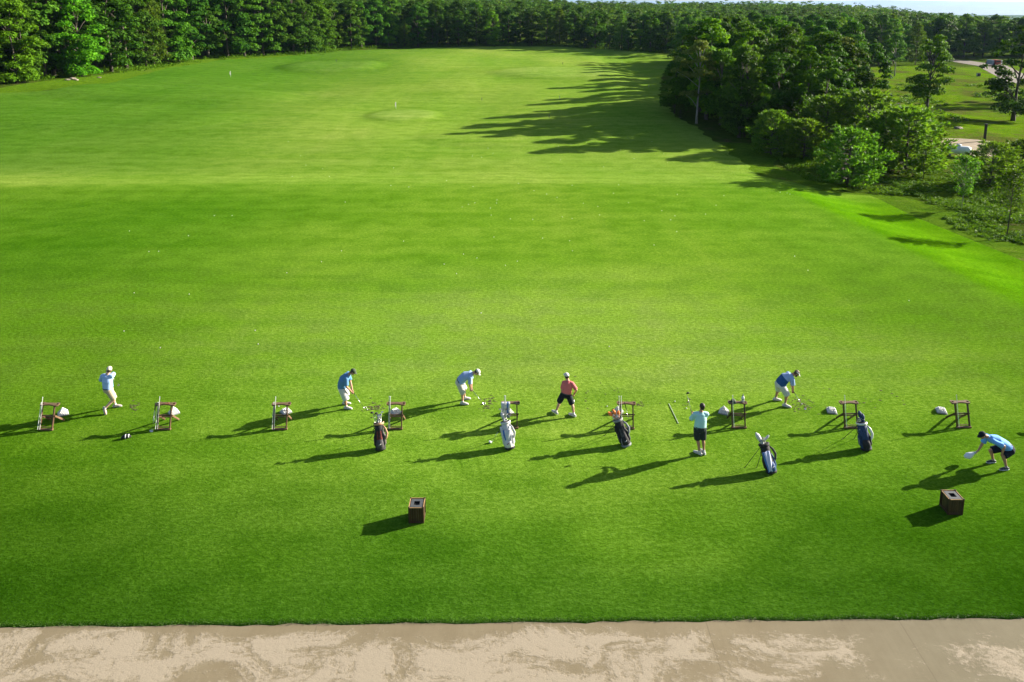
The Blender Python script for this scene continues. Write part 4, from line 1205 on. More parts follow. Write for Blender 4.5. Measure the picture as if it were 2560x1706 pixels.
# ------------------------------------------------------------------ litter bins
def bin_proto():
    t = thing('litter_bin', 'x', 'litter bin'); W, H = .41, .52
    m = MB(); k = 6; pw = W / k
    for i in range(k):
        x = -W / 2 + pw * (i + .5)
        m.box((x, -W / 2 + .012, H / 2), (pw - .005, .024, H - .03), bev=.003); m.box((x, W / 2 - .012, H / 2), (pw - .005, .024, H - .03), bev=.003)
        if 0 < i < k - 1:
            m.box((-W / 2 + .012, x, H / 2), (.024, pw - .005, H - .03), bev=.003); m.box((W / 2 - .012, x, H / 2), (.024, pw - .005, H - .03), bev=.003)
    m.build('planks', M_DARKWOOD, t)
    for sx in (-1, 1):
        for sy in (-1, 1):
            m = MB(); m.box((sx * (W / 2 + .004), sy * (W / 2 + .004), H / 2 + .008), (.035, .035, H + .016), bev=.003); m.build('corner_post', M_DARKWOOD, t)
    m = MB(); e = W / 2 + .006
    for s in (-1, 1):
        for (zz, hh_, mt_, nm_) in ((H - .012, .024, M_EDGEWOOD, 'top_rail'), (.04, .05, M_DARKWOOD, 'bottom_rail')):
            m = MB(); m.box((0, s * e, zz), (W - .03, .022, hh_), bev=.002); m.build(nm_, mt_, t)
            m = MB(); m.box((s * e, 0, zz), (.022, W - .03, hh_), bev=.002); m.build(nm_, mt_, t)
    m = MB(); h = .085; q = W / 2 - .03
    for s in (-1, 1):
        m.box((0, s * (q + h) / 2, H - .018), (q * 2, q - h, .014)); m.box((s * (q + h) / 2, 0, H - .018), (q - h, h * 2, .014))
    m.build('lid', M_LID, t)
    m = MB(); m.box((0, 0, H - .16), (W - .07, W - .07, .2)); m.build('liner', M_HOLE, t)
    return t
BIN = bin_proto()
pb = gnd(1041, 1310); BIN.location = pb + Vector((0, .205, .015)); BIN['label'] = 'dark wooden litter bin on the grass in front, left of centre'; BIN['group'] = 'wooden litter bins'
pb = gnd(2387, 1289); dup(BIN, pb + Vector((0, .205, .015)), 0., 'dark wooden litter bin at the right, below the crouching man', 'wooden litter bins')

# ------------------------------------------------------------------ things lying on the lawn
q = gnd(317, 1098)
hc = thing('headcover', 'black headcover with two white stripes lying alone on the grass', 'headcover', q + Vector((0, 0, .03)), .3)
m = MB(); m.tube([(-.15, 0, .05), (-.07, 0, .075), (.04, .0, .07), (.12, .0, .045)], [.035, .07, .072, .035], 12, cap='round'); s = m.build('sock', M_BLACK, hc, True)
for xo in (-.03, .07):
    m = MB(); m.tube([(xo - .014, 0, .073), (xo + .014, 0, .072)], [.074, .0735] if xo < 0 else [.066, .061], 14); m.build('stripe', M_PLASTIC, s, True)
a_ = gnd(1672, 1012); b_ = gnd(1695, 1060)
st = thing('alignment_stick', 'pale alignment stick lying on the grass left of the man in aqua', 'alignment stick', a_ + Vector((0, 0, .045)))
m = MB(); m.tube([Vector((0, 0, 0)), b_ - a_], .009, 6); m.build('rod', M_ALU, st)
m = MB(); d = (b_ - a_).normalized(); m.tube([b_ - a_, b_ - a_ + d * .03], .014, 6); m.build('end_cap', M_PLASTIC, st)

def ball(px, py, label, group=None):
    o_ = link('golf_ball', BALL_ME); p = gnd(px, py); o_.location = (p.x, p.y, p.z + .05)
    return tag(o_, label, 'golf ball', group)
z8 = [(463, 80), (550, 80), (336, 179), (142, 257), (190, 256), (988, 307), (1086, 254), (70, 460), (1589, 319), (1650, 366), (1684, 270), (1750, 289), (1890, 325),
      (1948, 305), (1820, 78), (1833, 186), (2072, 191), (2218, 253), (2216, 95), (1104, 14), (1846, 19), (2272, 20), (663, 645), (20, 648)]
pl = [(300 + x / 1.961, 500 + y / 1.961) for x, y in z8]
rb = random.Random(9)
pl += [(rb.uniform(1150, 2060), rb.uniform(478, 560)) for _ in range(26)] + [(rb.uniform(700, 1900), rb.uniform(345, 470)) for _ in range(30)] + [(rb.uniform(300, 2300), rb.uniform(560, 880)) for _ in range(14)]
for px, py in pl: ball(px, py, 'white golf ball lying on the open lawn beyond the golfers', 'golf balls scattered over the lawn')
for px, py, lab in [(918, 1027, 'white golf ball in front of the man in the blue shirt'), (1211, 1012, 'white golf ball at the club of the man in light blue and white cap'),
                    (2004, 1013, 'white golf ball in front of the man with the white visor'), (1518, 1019, 'white golf ball left of the orange headcovers'),
                    (1716, 1024, 'white golf ball left of the raised club of the man in aqua'), (1687, 1007, 'lone white golf ball above the stick on the grass'),
                    (697, 1019, 'white golf ball just behind the third stand from the left'), (686, 1034, 'white golf ball left of the third stand from the left'),
                    (1800, 1036, 'left one of three loose balls by the pyramid near the bottle'), (1809, 1036, 'middle one of three loose balls by the pyramid near the bottle'),
                    (1815, 1036, 'right one of three loose balls by the pyramid near the bottle')]:
    ball(px, py, lab)
# divots: torn turf in front of each golfer, one scatter
dv = []
rd_ = random.Random(4)
for cx_, cy_, n_, sx, sy in [(335, 1022, 16, 8, 9), (930, 1018, 26, 12, 8), (940, 1026, 14, 14, 6), (1222, 1006, 24, 10, 9), (1215, 1022, 8, 8, 4), (2006, 1010, 26, 12, 7), (1990, 1004, 12, 14, 5), (2005, 1026, 10, 12, 4), (1600, 1016, 8, 5, 4), (1722, 1008, 7, 6, 5), (1500, 980, 12, 60, 20), (2140, 1000, 14, 70, 15)]:
    for _ in range(int(n_ * 1.6)): dv.append((rd_.gauss(cx_, sx), rd_.gauss(cy_, sy)))
m = MB()
for px, py in dv:
    p = gnd(px, py); r_ = rd_.uniform(.014, .05); n_ = 7; an = rd_.uniform(0, 6)
    ring = [p + Vector((r_ * 1.4 * math.cos(2 * math.pi * i / n_ + an) * rd_.uniform(.6, 1.2), r_ * .8 * math.sin(2 * math.pi * i / n_ + an) * rd_.uniform(.6, 1.2), .034)) for i in range(n_)]
    m.add(ring + [p + Vector((0, 0, .034 + r_ * .3))], [(i, (i + 1) % n_, n_) for i in range(n_)])
kind(m.build('divots', M_TURFSOIL), 'stuff', 'torn bits of turf and soil around the hitting spots', 'divots')

# ------------------------------------------------------------------ target flags
def flag(px, py, top, mat, label, pole=M_PLASTIC):
    p = gnd(px, py); h = height_for(p, px, top)
    t = thing('target_flag', label, 'flag', p, 0, 'target flags on the range')
    m = MB(); m.tube([(0, 0, 0), (0, 0, h)], .02, 6); m.build('pole', pole, t, True)
    w = h * .24
    m = MB(); vs = []; fs = []
    for k in range(5):
        x = w * k / 4; dy = .08 * math.sin(k * 1.5)
        for zz, e_ in ((h * .98, -.02), (h * .98, .02), (h * .55 - .04 * k, .02), (h * .55 - .04 * k, -.02)): vs.append((.03 - x * .55 + .0, dy + e_, zz - x * .5))
    for k in range(4):
        for c_ in range(4): fs.append((k * 4 + c_, k * 4 + (c_ + 1) % 4, k * 4 + 4 + (c_ + 1) % 4, k * 4 + 4 + c_))
    fs += [(3, 2, 1, 0), (16, 17, 18, 19)]
    m.add(vs, fs); m.build('cloth', mat, t)
M_FLAGW = simple('white_flag', (.42, .42, .42), .8, var=.05); M_FLAGD = simple('dark_flag', (.02, .02, .03), .8)
flag(577, 193, 178, M_FLAGW, 'white flag on the raised bank at the left of the range')
flag(841, 157, 148, M_FLAGD, 'dark flag behind the far left target green', M_FLAGD)
flag(990, 273, 255, M_FLAGW, 'white flag on a pale pole behind the small round mound')
flag(1205, 253, 243, M_FLAGD, 'dark flag in mid range right of the small mound', M_FLAGD)
flag(1399, 248, 239, M_FLAGW, 'white flag at the edge of the tree shadow', M_FLAGW)
flag(1373, 297, 286, M_FLAGD, 'dark flag standing within the tree shadow, nearest', M_FLAGD)
flag(1407, 163, 155, M_FLAGD, 'dark flag at the far end of the range', M_FLAGD)
flag(1622, 219, 212, M_FLAGW, 'small white flag beside the dark tree at the wood edge', M_FLAGW)

# ------------------------------------------------------------------ the meadow: post, gas tank, table, vehicle, rocks
p = gnd(2461, 353); t = thing('post', 'black square post standing by the dirt patch at the right', 'post', p)
h = height_for(p, 2461, 311)
m = MB(); m.box((0, 0, h / 2), (.22, .22, h), bev=.01); m.build('shaft', M_RUBBER, t)
m = MB(); m.box((0, 0, h + .02), (.30, .30, .06), bev=.01); m.build('top_cap', M_RUBBER, t)
p = gnd(2393, 392); M_TANK = simple('tank_paint', (.62, .66, .68), .35, var=.08, scale=2)
t = thing('gas_tank', 'white gas tank with dome, half hidden by saplings', 'tank', p + Vector((0, .2, 0)), -.45)
m = MB(); m.tube([(-.95, 0, .72), (.95, 0, .72)], .47, 20, cap='round'); m.build('vessel', M_TANK, t, True)
m = MB(); m.tube([(.15, 0, 1.15), (.15, 0, 1.32), (.15, 0, 1.38)], [.22, .22, .12], 16); m.build('dome', M_TANK, t, True)
for s in (-1, 1):
    m = MB(); m.box((s * .6, 0, .16), (.16, .6, .36), bev=.01); m.build('foot', M_LGREY, t)
p = gnd(2235, 271); t = thing('picnic_table', 'dark picnic table in the sunlit meadow at the wood end', 'table', p)
m = MB(); m.box((0, 0, .74), (1.7, .75, .05), bev=.006); m.build('table_top', M_DARKWOOD, t)
for s in (-1, 1):
    m = MB(); m.box((0, s * .68, .44), (1.7, .26, .045), bev=.006); m.build('bench', M_DARKWOOD, t)
    m = MB(); m.bar((s * .6, -.62, 0), (s * .6, .2, .72), .07, .09); m.bar((s * .66, .62, 0), (s * .66, -.2, .72), .07, .09); m.bar((s * .63, -.75, .41), (s * .63, .75, .41), .05, .08); m.build('trestle', M_DARKWOOD, t)
p = gnd(2489, 165); M_RED = simple('red_paint', (.28, .03, .02), .4, var=.15); M_VW = simple('white_paint', (.30, .34, .42), .35, var=.05); M_GLASS = simple('dark_glass', (.03, .04, .05), .1)
t = thing('parked_truck', 'red and white truck parked at the far end of the gravel road', 'truck', p, .05)
m = MB(); m.box((0, 0, 1.0), (1.5, 1.9, 1.3), bev=.08); m.box((0, 1.8, .75), (1.5, 2.6, .5), bev=.05); m.build('cab', M_RED, t)
for s in (-1, 1):
    m = MB(); m.box((s * 1.15, .6, .95), (.62, 2.2, 1.25), bev=.06); m.build('side_panel', M_VW, t)
m = MB(); m.box((0, -.955, 1.32), (1.25, .02, .42), bev=.004); m.build('windscreen', M_GLASS, t)
for s in (-1, 1):
    for yy in (-.4, 2.2):
        m = MB(); m.tube([(s * .9 - .12, yy, .38), (s * .9 + .12, yy, .38)], .38, 16); m.build('wheel', M_RUBBER, t, True)
p = gnd(2446, 191); t = thing('utility_box', 'small dark box in the grass below the gravel road', 'box', p)
m = MB(); m.box((0, 0, .35), (.7, .5, .7), bev=.03); m.build('case', M_RUBBER, t)
m = MB(); m.box((-.36, 0, .38), (.03, .42, .5), bev=.01); m.build('panel', M_VW, t)
for i, (px, py, r_) in enumerate([(168, 201, .4), (181, 199, .55), (190, 201, .35), (248, 195, .3), (60, 206, .3), (2395, 322, .4), (2300, 330, .35)]):
    p = gnd(px, py); bm = bmesh.new(); bmesh.ops.create_icosphere(bm, subdivisions=2, radius=r_)
    rk = random.Random(i)
    for v in bm.verts: v.co = Vector((v.co.x * 1.4, v.co.y, v.co.z * .55)) * rk.uniform(.8, 1.15)
    me = bpy.data.meshes.new('rock'); bm.to_mesh(me); bm.free(); me.materials.append(M_ROCK)
    o_ = link('rock', me); o_.location = (p.x, p.y, p.z + r_ * .15)
    tag(o_, ['left rock of the pale pile under the left woods', 'largest rock of the pale pile under the left woods', 'right rock of the pale pile under the left woods', 'lone pale rock at the left woods edge', 'small pale rock near the left frame edge under the trees', 'pale rock in the meadow left of the post', 'pale rock left of the gas tank by the pines'][i], 'rock')
# ------------------------------------------------------------------ people
M_SKIN = simple('skin', (.44, .25, .17), .55, var=.08, scale=14)
M_SKIN_TAN = simple('tanned_skin', (.36, .19, .115), .55, var=.08, scale=14)
M_SKIN_PALE = simple('pale_skin', (.52, .33, .25), .55, var=.08, scale=14)
M_EYE = simple('eye_white', (.6, .6, .58), .3, var=.02)
M_MOUTH = simple('lips', (.32, .12, .10), .5, var=.05)
M_HAIR = simple('dark_hair', (.022, .014, .010), .6, var=.4, scale=30, bmp=.6, bscale=120)
M_HAIRB = simple('brown_hair', (.075, .042, .022), .6, var=.4, scale=30, bmp=.6, bscale=120)
def fabric(name, col): return simple(name, col, .85, var=.07, scale=5, bmp=.55, bscale=16, spec=.2)
M_SH_PALEBLUE = fabric('pale_blue_shirt', (.30, .44, .70))
M_SH_BLUE = fabric('blue_shirt', (.085, .20, .36))
M_SH_LTBLUE = fabric('light_blue_shirt', (.26, .36, .56))
M_SH_RED = fabric('coral_shirt', (.55, .14, .145))
M_SH_AQUA = fabric('aqua_shirt', (.34, .58, .60))
M_SH_NAVY = fabric('deep_blue_shirt', (.022, .075, .21))
M_SH_SKY = fabric('sky_blue_shirt', (.13, .33, .68))
M_SHO_KHAKI = fabric('khaki_shorts', (.42, .34, .23))
M_SHO_WHITE = fabric('white_shorts', (.48, .48, .48))
M_SHO_STONE = fabric('stone_shorts', (.44, .43, .38))
M_SHO_DARK = fabric('charcoal_shorts', (.022, .028, .034))
M_SHO_NAVY = fabric('black_shorts', (.010, .014, .024))
M_CAPW = fabric('white_cap', (.50, .49, .47)); M_CAPK = fabric('cream_cap', (.52, .47, .38)); M_CAPG = fabric('olive_cap', (.05, .07, .04)); M_CAPD = fabric('navy_cap', (.008, .012, .022))
M_SHOEW = simple('white_shoe', (.46, .45, .44), .5, var=.06); M_SHOEG = simple('grey_shoe', (.34, .31, .29), .6, var=.1); M_SHOED = simple('dark_shoe', (.02, .03, .045), .6)
M_SOLE = simple('shoe_sole', (.50, .48, .42), .6); M_BELT = simple('belt', (.02, .028, .05), .5)

DG = None
def remesh(mb, name, mats, parent, voxel, smooth=3, matfn=None):
    """one continuous surface from overlapping shapes"""
    me = mb.mesh(name, mats); o = bpy.data.objects.new(name, me); COL.objects.link(o)
    r = o.modifiers.new('r', 'REMESH'); r.mode = 'VOXEL'; r.voxel_size = voxel; r.use_smooth_shade = True
    if smooth: s = o.modifiers.new('s', 'SMOOTH'); s.factor = .5; s.iterations = smooth
    dg = bpy.context.evaluated_depsgraph_get()
    new = bpy.data.meshes.new_from_object(o.evaluated_get(dg), depsgraph=dg)
    o.modifiers.clear(); o.data = new; new.name = name
    if not new.materials:
        for m in (mats if isinstance(mats, (list, tuple)) else [mats]): new.materials.append(m)
    if matfn:
        for p in new.polygons: p.material_index = matfn(p.center)
    for p in new.polygons: p.use_smooth = True
    o.parent = parent
    return o

def V3(p): return Vector(p)
def hand(m, wrist, d, pn, curl, s=1.0, thumb=1):
    """palm, four fingers and a thumb; d = direction of the hand, pn = palm normal"""
    d = V3(d).normalized(); pn = V3(pn); pn = (pn - d * pn.dot(d)).normalized(); lat = d.cross(pn) * thumb
    w = V3(wrist)
    m.tube([w - d * .02, w + d * .02, w + d * .06, w + d * .088], [(.026, .019), (.034, .018), (.041, .017), (.038, .013)], 10, lat)
    for i, (o_, ln, r) in enumerate(((-.030, .070, .0095), (-.010, .082, .0098), (.011, .077, .0095), (.030, .060, .0088))):
        p = w + d * .082 - lat * o_; dd = d.copy(); ax = lat
        pts = [p - d * .012]; a = 0
        for k, f in enumerate((.45, .32, .23)):
            a += curl * (.8 if k == 0 else 1.0)
            dd = d * math.cos(a) + pn * math.sin(a)
            p = p + dd * ln * f; pts.append(p)
        m.tube(pts, [r * 1.1, r * 1.05, r, r * .85], 7, cap='round')
    b = w + d * .018 + lat * .026; td = (d * .62 + lat * .62 + pn * .25).normalized(); t2 = (d * .72 + lat * .15 + pn * (.35 + curl * .4)).normalized()
    m.tube([b - lat * .01, b + td * .036, b + td * .036 + t2 * .030, b + td * .036 + t2 * .052], [.0145, .0125, .0112, .009], 7, cap='round')

def person(label, px, py, J, mats, hat='cap', scale=1.0, bulk=1.0, tuck=True, twotone=None, beard=None, glove=None, palms=None, curls=(1.0, 1.0), short_len=.95, hemdrop=.06):
    """J: joints in metres relative to the ground point under pixel (px, py); x right, y away from camera, z up"""
    g = gnd(px, py); g.z += .03
    root = thing('person', label, 'person', g)
    J = {k: V3(v) for k, v in J.items()}
    skin, shirt_m, short_m, cap_m, shoe_m, hair_m = mats
    hipL, hipR = J['hipL'], J['hipR']; pel = (hipL + hipR) / 2
    neck = J['neck']; head = J['head']; c0 = (J['shL'] + J['shR']) / 2
    for q in ('shL', 'shR'): J[q] = J[q].lerp(c0, .10) - (neck - c0).normalized() * .024
    shL, shR = J['shL'], J['shR']
    latH = (hipR - hipL).normalized(); latS = (shR - shL).normalized()
    sc = (shL + shR) / 2
    face = V3(J['face']).normalized(); up = (head - neck).normalized()
    upv = V3(J.get('headup', up)).normalized(); face = (face - upv * face.dot(upv)).normalized(); hl = face.cross(upv)
    sp1 = pel.lerp(sc, .33) + V3(J.get('back', (0, 0, 0))) * .7; sp2 = pel.lerp(sc, .68) + V3(J.get('back', (0, 0, 0)))
    spine = [pel + (pel - sp1).normalized() * .04, pel.lerp(sp1, .5), sp1, sp2, sc.lerp(neck, .15), sc.lerp(neck, .72)]
    lats = [latH, latH, latH.lerp(latS, .35).normalized(), latH.lerp(latS, .75).normalized(), latS, latS]
    sw = (shR - shL).length / 2
    # ---- body: head, neck, trunk, arms, hands, legs in one surface
    m = MB()
    b = bulk
    m.tube(spine, [(.145 * b, .105 * b), (.15 * b, .11 * b), (.135 * b, .10 * b), (.15 * b, .105 * b), (sw * .82, .085 * b), (.07, .065)], 16, lats, cap='round')
    m.tube([sc.lerp(neck, .5), neck, neck.lerp(head, .6)], [.068, .056, .054], 10, cap='round')
    A = (hl, face, upv)
    m.ell(head + upv * .025 - face * .008, (.076, .096, .098), A)
    m.ell(head - upv * .045 + face * .022, (.060, .072, .070), A)
    m.tube([head - upv * .10 + face * .055, head - upv * .098 + face * .068], [.022, .016], 8, cap='round')          # chin
    m.tube([head + upv * .012 + face * .082, head - upv * .022 + face * .106, head - upv * .034 + face * .092], [.009, .013, .012], 8, cap='round')   # nose
    m.tube([head - upv * .066 + face * .082 - hl * .020, head - upv * .066 + face * .090, head - upv * .066 + face * .082 + hl * .020], [.006, .008, .006], 6, cap='round')  # mouth
    for s in (-1, 1):
        m.ell(head + hl * s * .078 - upv * .012 - face * .006, (.012, .020, .032), A, 10, 6)
        m.tube([head + hl * s * .045 + upv * .024 + face * .078, head + hl * s * .018 + upv * .026 + face * .09], [.007, .007], 6, cap='round')   # brow
    for s, q in ((-1, 'L'), (1, 'R')):
        sh, el, wr = J['sh' + q], J['el' + q], J['wr' + q]
        m.tube([sh, sh.lerp(el, .4), el], [.056 * b, .050 * b, .041], 12, cap='round')
        fl = (wr - el)
        m.tube([el, el + fl * .3, wr], [.042, .043, .028], 12, cap='round')
        hd = V3(J.get('hd' + q, fl)).normalized(); pn = V3((palms or {}).get(q, (0, 0, -1) if abs(hd.z) < .8 else (0, 1, 0)))
        hand(m, wr, hd, pn, curls[0 if q == 'L' else 1], thumb=(1 if q == 'L' else -1))
        hp, kn, an = J['hip' + q], J['kn' + q], J['an' + q]
        m.tube([hp, hp.lerp(kn, .5), kn], [.092 * b, .078 * b, .056], 12, cap='round')
        cf = an - kn; back = -V3(J['toe' + q] - an); back.z = 0
        if back.length > 1e-3: back.normalize()
        m.tube([kn, kn + cf * .30 + back * .018, kn + cf * .62 + back * .008, an], [.055, .058, .044, .036], 12, cap='round')
        ft = J['toe' + q] - an
        m.tube([an, an + ft * .35 + Vector((0, 0, -.025)), an + ft * .8 + Vector((0, 0, -.02))], [.036, .036, .03], 10, cap='round')
    body = remesh(m, 'body', skin, root, .0085, 2)
    for s in (-1, 1):
        e_ = MB(); e_.ell(head + hl * s * .032 + upv * .004 + face * .086, (.013, .009, .010), A, 10, 6); e_.build('eye', M_EYE, root, True)
    # ---- shirt
    m = MB()
    drop = pel + (pel - sp1).normalized() * (hemdrop if not tuck else -.05)
    sp = [drop, pel.lerp(sp1, .62)] + [sp1, sp2, sc.lerp(neck, .12), sc.lerp(neck, .62)]
    lt = [latH, latH] + lats[2:]
    m.tube(sp, [(.185 * b, .145 * b), (.185 * b, .15 * b), (.178 * b, .145 * b), (.180 * b, .135 * b), (sw * .86, .112 * b), (.078, .072)], 20, lt)
    nd_ = (neck - sc).normalized()
    for q in 'LR':
        sh, el = J['sh' + q], J['el' + q]
        inn = sh.lerp(sc, .35) + nd_ * .01
        m.tube([inn, sh], [.074 * b, .070 * b], 14, cap='round')
        m.tube([sh, sh.lerp(el, .45), sh.lerp(el, .86)], [.070 * b, .070 * b, .075 * b], 14)
        m.tube([sc.lerp(neck, .55), sh + nd_ * .02], [.052, .05], 12, cap='round')
    cut = None
    if twotone:
        axis_ = (sc - pel).normalized(); base_ = pel.dot(axis_); top_ = sc.dot(axis_)
        cut = lambda c: 1 if (c.dot(axis_) - base_) / (top_ - base_) > twotone[1] - .25 * (c - pel).dot(V3((0, 0, 0))) else 0
    remesh(m, 'shirt', [shirt_m] + ([twotone[0]] if twotone else []), root, .011, 4, cut)
    m = MB(); nd = (neck - sc).normalized()
    m.tube([sc.lerp(neck, .60), sc.lerp(neck, .82)], [.078, .066], 14, [latS, latS]); m.build('collar', twotone[0] if twotone else shirt_m, root, True)
    # ---- shorts
    m = MB()
    wst = pel.lerp(sp1, .55 if tuck else .35)
    m.tube([pel - (sp1 - pel).normalized() * .10, pel - (sp1 - pel).normalized() * .02, pel.lerp(sp1, .25), wst], [(.15 * b, .12 * b), (.182 * b, .148 * b), (.185 * b, .150 * b), (.176 * b, .146 * b)], 18, latH)
    for q in 'LR':
        hp, kn = J['hip' + q], J['kn' + q]
        e_ = hp.lerp(kn, short_len)
        m.tube([hp - (kn - hp).normalized() * .03, hp.lerp(kn, .35), e_], [.112 * b, .112 * b, .102 * b], 14)
    remesh(m, 'shorts', short_m, root, .011, 3)
    if tuck:
        m = MB(); m.tube([wst - (sp1 - pel).normalized() * .022, wst + (sp1 - pel).normalized() * .018], [(.183 * b, .152 * b)] * 2, 22, latH); m.build('belt', M_BELT, root, True)
    # ---- shoes
    for q in 'LR':
        an, toe = J['an' + q], J['toe' + q]
        ft = toe - an; fd = V3((ft.x, ft.y, 0)); 
        fd = ft.normalized() if abs(ft.z) > .12 else fd.normalized()
        heel = an - fd * .075 + Vector((0, 0, -.035)); heel_z = min(an.z, .09)
        lat = Vector((-fd.y, fd.x, 0)).normalized(); upf = lat.cross(fd) * -1
        if upf.z < 0: upf = -upf
        base = an - upf * .075
        m = MB()
        m.tube([base - fd * .07 + upf * .035, base + fd * .0 + upf * .04, base + fd * .08 + upf * .038, base + fd * .15 + upf * .03, base + fd * .205 + upf * .024], [(.036, .036), (.042, .046), (.047, .042), (.050, .030), (.034, .020)], 14, lat, cap='round')
        m.tube([base + upf * .05, base + upf * .095 - fd * .01], [.045, .045], 12)
        so = remesh(m, 'shoe', shoe_m, root, .008, 2)
        m = MB(); m.tube([base - fd * .09, base - fd * .03, base + fd * .07, base + fd * .15, base + fd * .225], [(.028, .012), (.042, .014), (.047, .014), (.053, .014), (.028, .011)], 14, lat, cap='round'); m.build('sole', M_SOLE if shoe_m is not M_SHOED else M_PLASTIC, so, True)
        k_ = J['kn' + q]; dcl = (k_ - an).normalized()
        m = MB(); m.tube([an - dcl * .005, an + dcl * .05], [.043, .043], 12); m.build('sock', M_WHITEF if shoe_m is not M_SHOED else M_LGREY, root, True)
    # ---- head gear and hair
    if hat == 'hair':
        m = MB(); m.ell(head + upv * .036 - face * .018, (.087, .104, .102), A, 16, 10, zmin=-.30)
        m.ell(head - face * .045 - upv * .010, (.074, .062, .085), A, 14, 8)
        remesh(m, 'hair', hair_m, root, .009, 2)
    else:
        m = MB(); m.ell(head - face * .040 - upv * .012, (.078, .064, .068), A, 14, 8); m.ell(head - face * .01 + upv * .02, (.082, .094, .06), A, 14, 8)
        if hat == 'visor': m.ell(head + upv * .035 - face * .012, (.086, .104, .100), A, 16, 10, zmin=-.1)
        remesh(m, 'hair', hair_m, root, .009, 2)
        m = MB()
        if hat == 'visor':
            m.tube([head + upv * .035, head + upv * .072], [(.092, .110), (.088, .106)], 18, hl)
        else:
            m.ell(head + upv * .045 - face * .004, (.092, .110, .088), A, 18, 10, zmin=-.12)
            m.tube([head + upv * .133, head + upv * .139], [.010, .007], 8)
        c = m.build('cap' if hat == 'cap' else 'visor', cap_m, root, True)
        m = MB(); bs = head + upv * .050 + face * .085
        rows = []
        for k in range(5):
            for i in range(9):
                a = (i - 4) / 4
                rows.append(bs + face * (.085 * (k / 4) * (1 - .35 * a * a) - .035 * a * a) + hl * a * .080 * (1 - .12 * (k / 4)) - upv * (.018 * (k / 4) + .012 * a * a))
        top = [p + upv * .005 for p in rows]; bot = [p - upv * .003 for p in rows]
        fs = []
        for k in range(4):
            for i in range(8):
                q0 = k * 9 + i; fs.append((q0, q0 + 1, q0 + 10, q0 + 9)); fs.append((45 + q0, 45 + q0 + 9, 45 + q0 + 10, 45 + q0 + 1))
        rim = [i for i in range(9)] + [k * 9 + 8 for k in range(1, 5)] + [36 + i for i in range(7, -1, -1)] + [k * 9 for k in range(3, 0, -1)]
        for i in range(len(rim)):
            a_, b_ = rim[i], rim[(i + 1) % len(rim)]; fs.append((b_, a_, a_ + 45, b_ + 45))
        m.add(top + bot, fs); m.build('brim', cap_m, c, True)
        if hat == 'cap':
            m = MB(); m.ell(head + upv * .035 - face * .106, (.034, .012, .020), A, 12, 6); m.build('strap_gap', M_HAIR, c, True)
    if beard:
        m = MB(); m.ell(head - upv * .075 + face * .05, (.058, .052, .050), A, 14, 8); m.ell(head - upv * .04 + face * .03, (.070, .055, .045), A, 14, 8); remesh(m, 'beard', beard, root, .009, 2)
    if glove:
        wr = J['wr' + glove]; el = J['el' + glove]; hd = V3(J.get('hd' + glove, wr - el)).normalized()
        pn = V3((palms or {}).get(glove, (0, 0, -1) if abs(hd.z) < .8 else (0, 1, 0)))
        m = MB(); hand(m, wr + hd * .003, hd, pn, curls[0 if glove == 'L' else 1], thumb=(1 if glove == 'L' else -1))
        for i in range(len(m.v)): pass
        gl = remesh(m, 'glove', M_WHITEF, root, .006, 1)
        for v in gl.data.vertices: v.co += v.normal * .004
    return root, g

def gc(px, py): return gnd(px, py) + Vector((0, 0, .05))
# 1: finishing his swing, back to the camera
J1 = dict(hipL=(-.07, .13, .84), hipR=(.08, -.02, .84), knL=(.08, .20, .48), anL=(.08, .27, .10), toeL=(.32, .31, .05), knR=(.24, -.03, .50), anR=(-.07, -.17, .20), toeR=(.03, -.27, .04),
          shL=(-.21, .12, 1.36), shR=(.21, .07, 1.38), neck=(.03, .08, 1.46), head=(.09, .10, 1.60), face=(-.35, .95, .05), headup=(.16, 0, 1),
          elL=(-.33, .22, 1.10), wrL=(-.17, .29, 1.32), elR=(.07, .36, 1.30), wrR=(-.10, .32, 1.34), hdL=(.35, .1, .9), hdR=(-.5, .05, .85), back=(.0, -.02, 0))
person('man finishing his swing in a pale blue shirt, cream cap and khaki shorts', 274, 1030, J1, (M_SKIN_PALE, M_SH_PALEBLUE, M_SHO_KHAKI, M_CAPK, M_SHOEG, M_HAIRB), palms=dict(L=(.6, .2, -.2), R=(.3, .5, .2)), curls=(1.1, 1.1), bulk=1.15)
g = gnd(274, 1030); g.z += .03
club('club held behind the shoulders of the man finishing his swing', g + Vector((-.16, .30, 1.44)), g + Vector((.10, .62, .72)), 'iron', Vector((0, .3, -1)))
# 2: blue shirt, white shorts, addressing the ball
J2 = dict(hipL=(-.16, .15, .80), hipR=(-.16, -.07, .80), knL=(-.09, .20, .46), anL=(-.15, .22, .10), toeL=(.08, .23, .04), knR=(-.04, -.09, .45), anR=(-.02, -.10, .10), toeR=(.21, -.13, .04),
          shL=(.03, .22, 1.28), shR=(.04, -.15, 1.25), neck=(.13, .03, 1.37), head=(.25, .02, 1.43), face=(.82, -.05, -.60), headup=(.6, 0, .8),
          elL=(.10, .17, .98), wrL=(.20, .02, .70), elR=(.03, -.17, .95), wrR=(.19, -.04, .66), hdL=(.25, -.08, -.9), hdR=(.3, .05, -.9), back=(-.07, 0, .02))
person('man in a blue shirt, long white shorts and olive cap addressing a ball', 869, 1021, J2, (M_SKIN_TAN, M_SH_BLUE, M_SHO_WHITE, M_CAPG, M_SHOEW, M_HAIRB), palms=dict(L=(.2, -1, 0), R=(.2, 1, 0)), bulk=1.25, tuck=False, short_len=1.22, hemdrop=.03)
g = gnd(869, 1021); g.z += .03
hp = gc(911, 1024)
club('club held low by the man in the blue shirt', g + Vector((.15, .0, .76)), hp, 'iron', Vector((1, .3, 0)), headmat=M_STEEL)
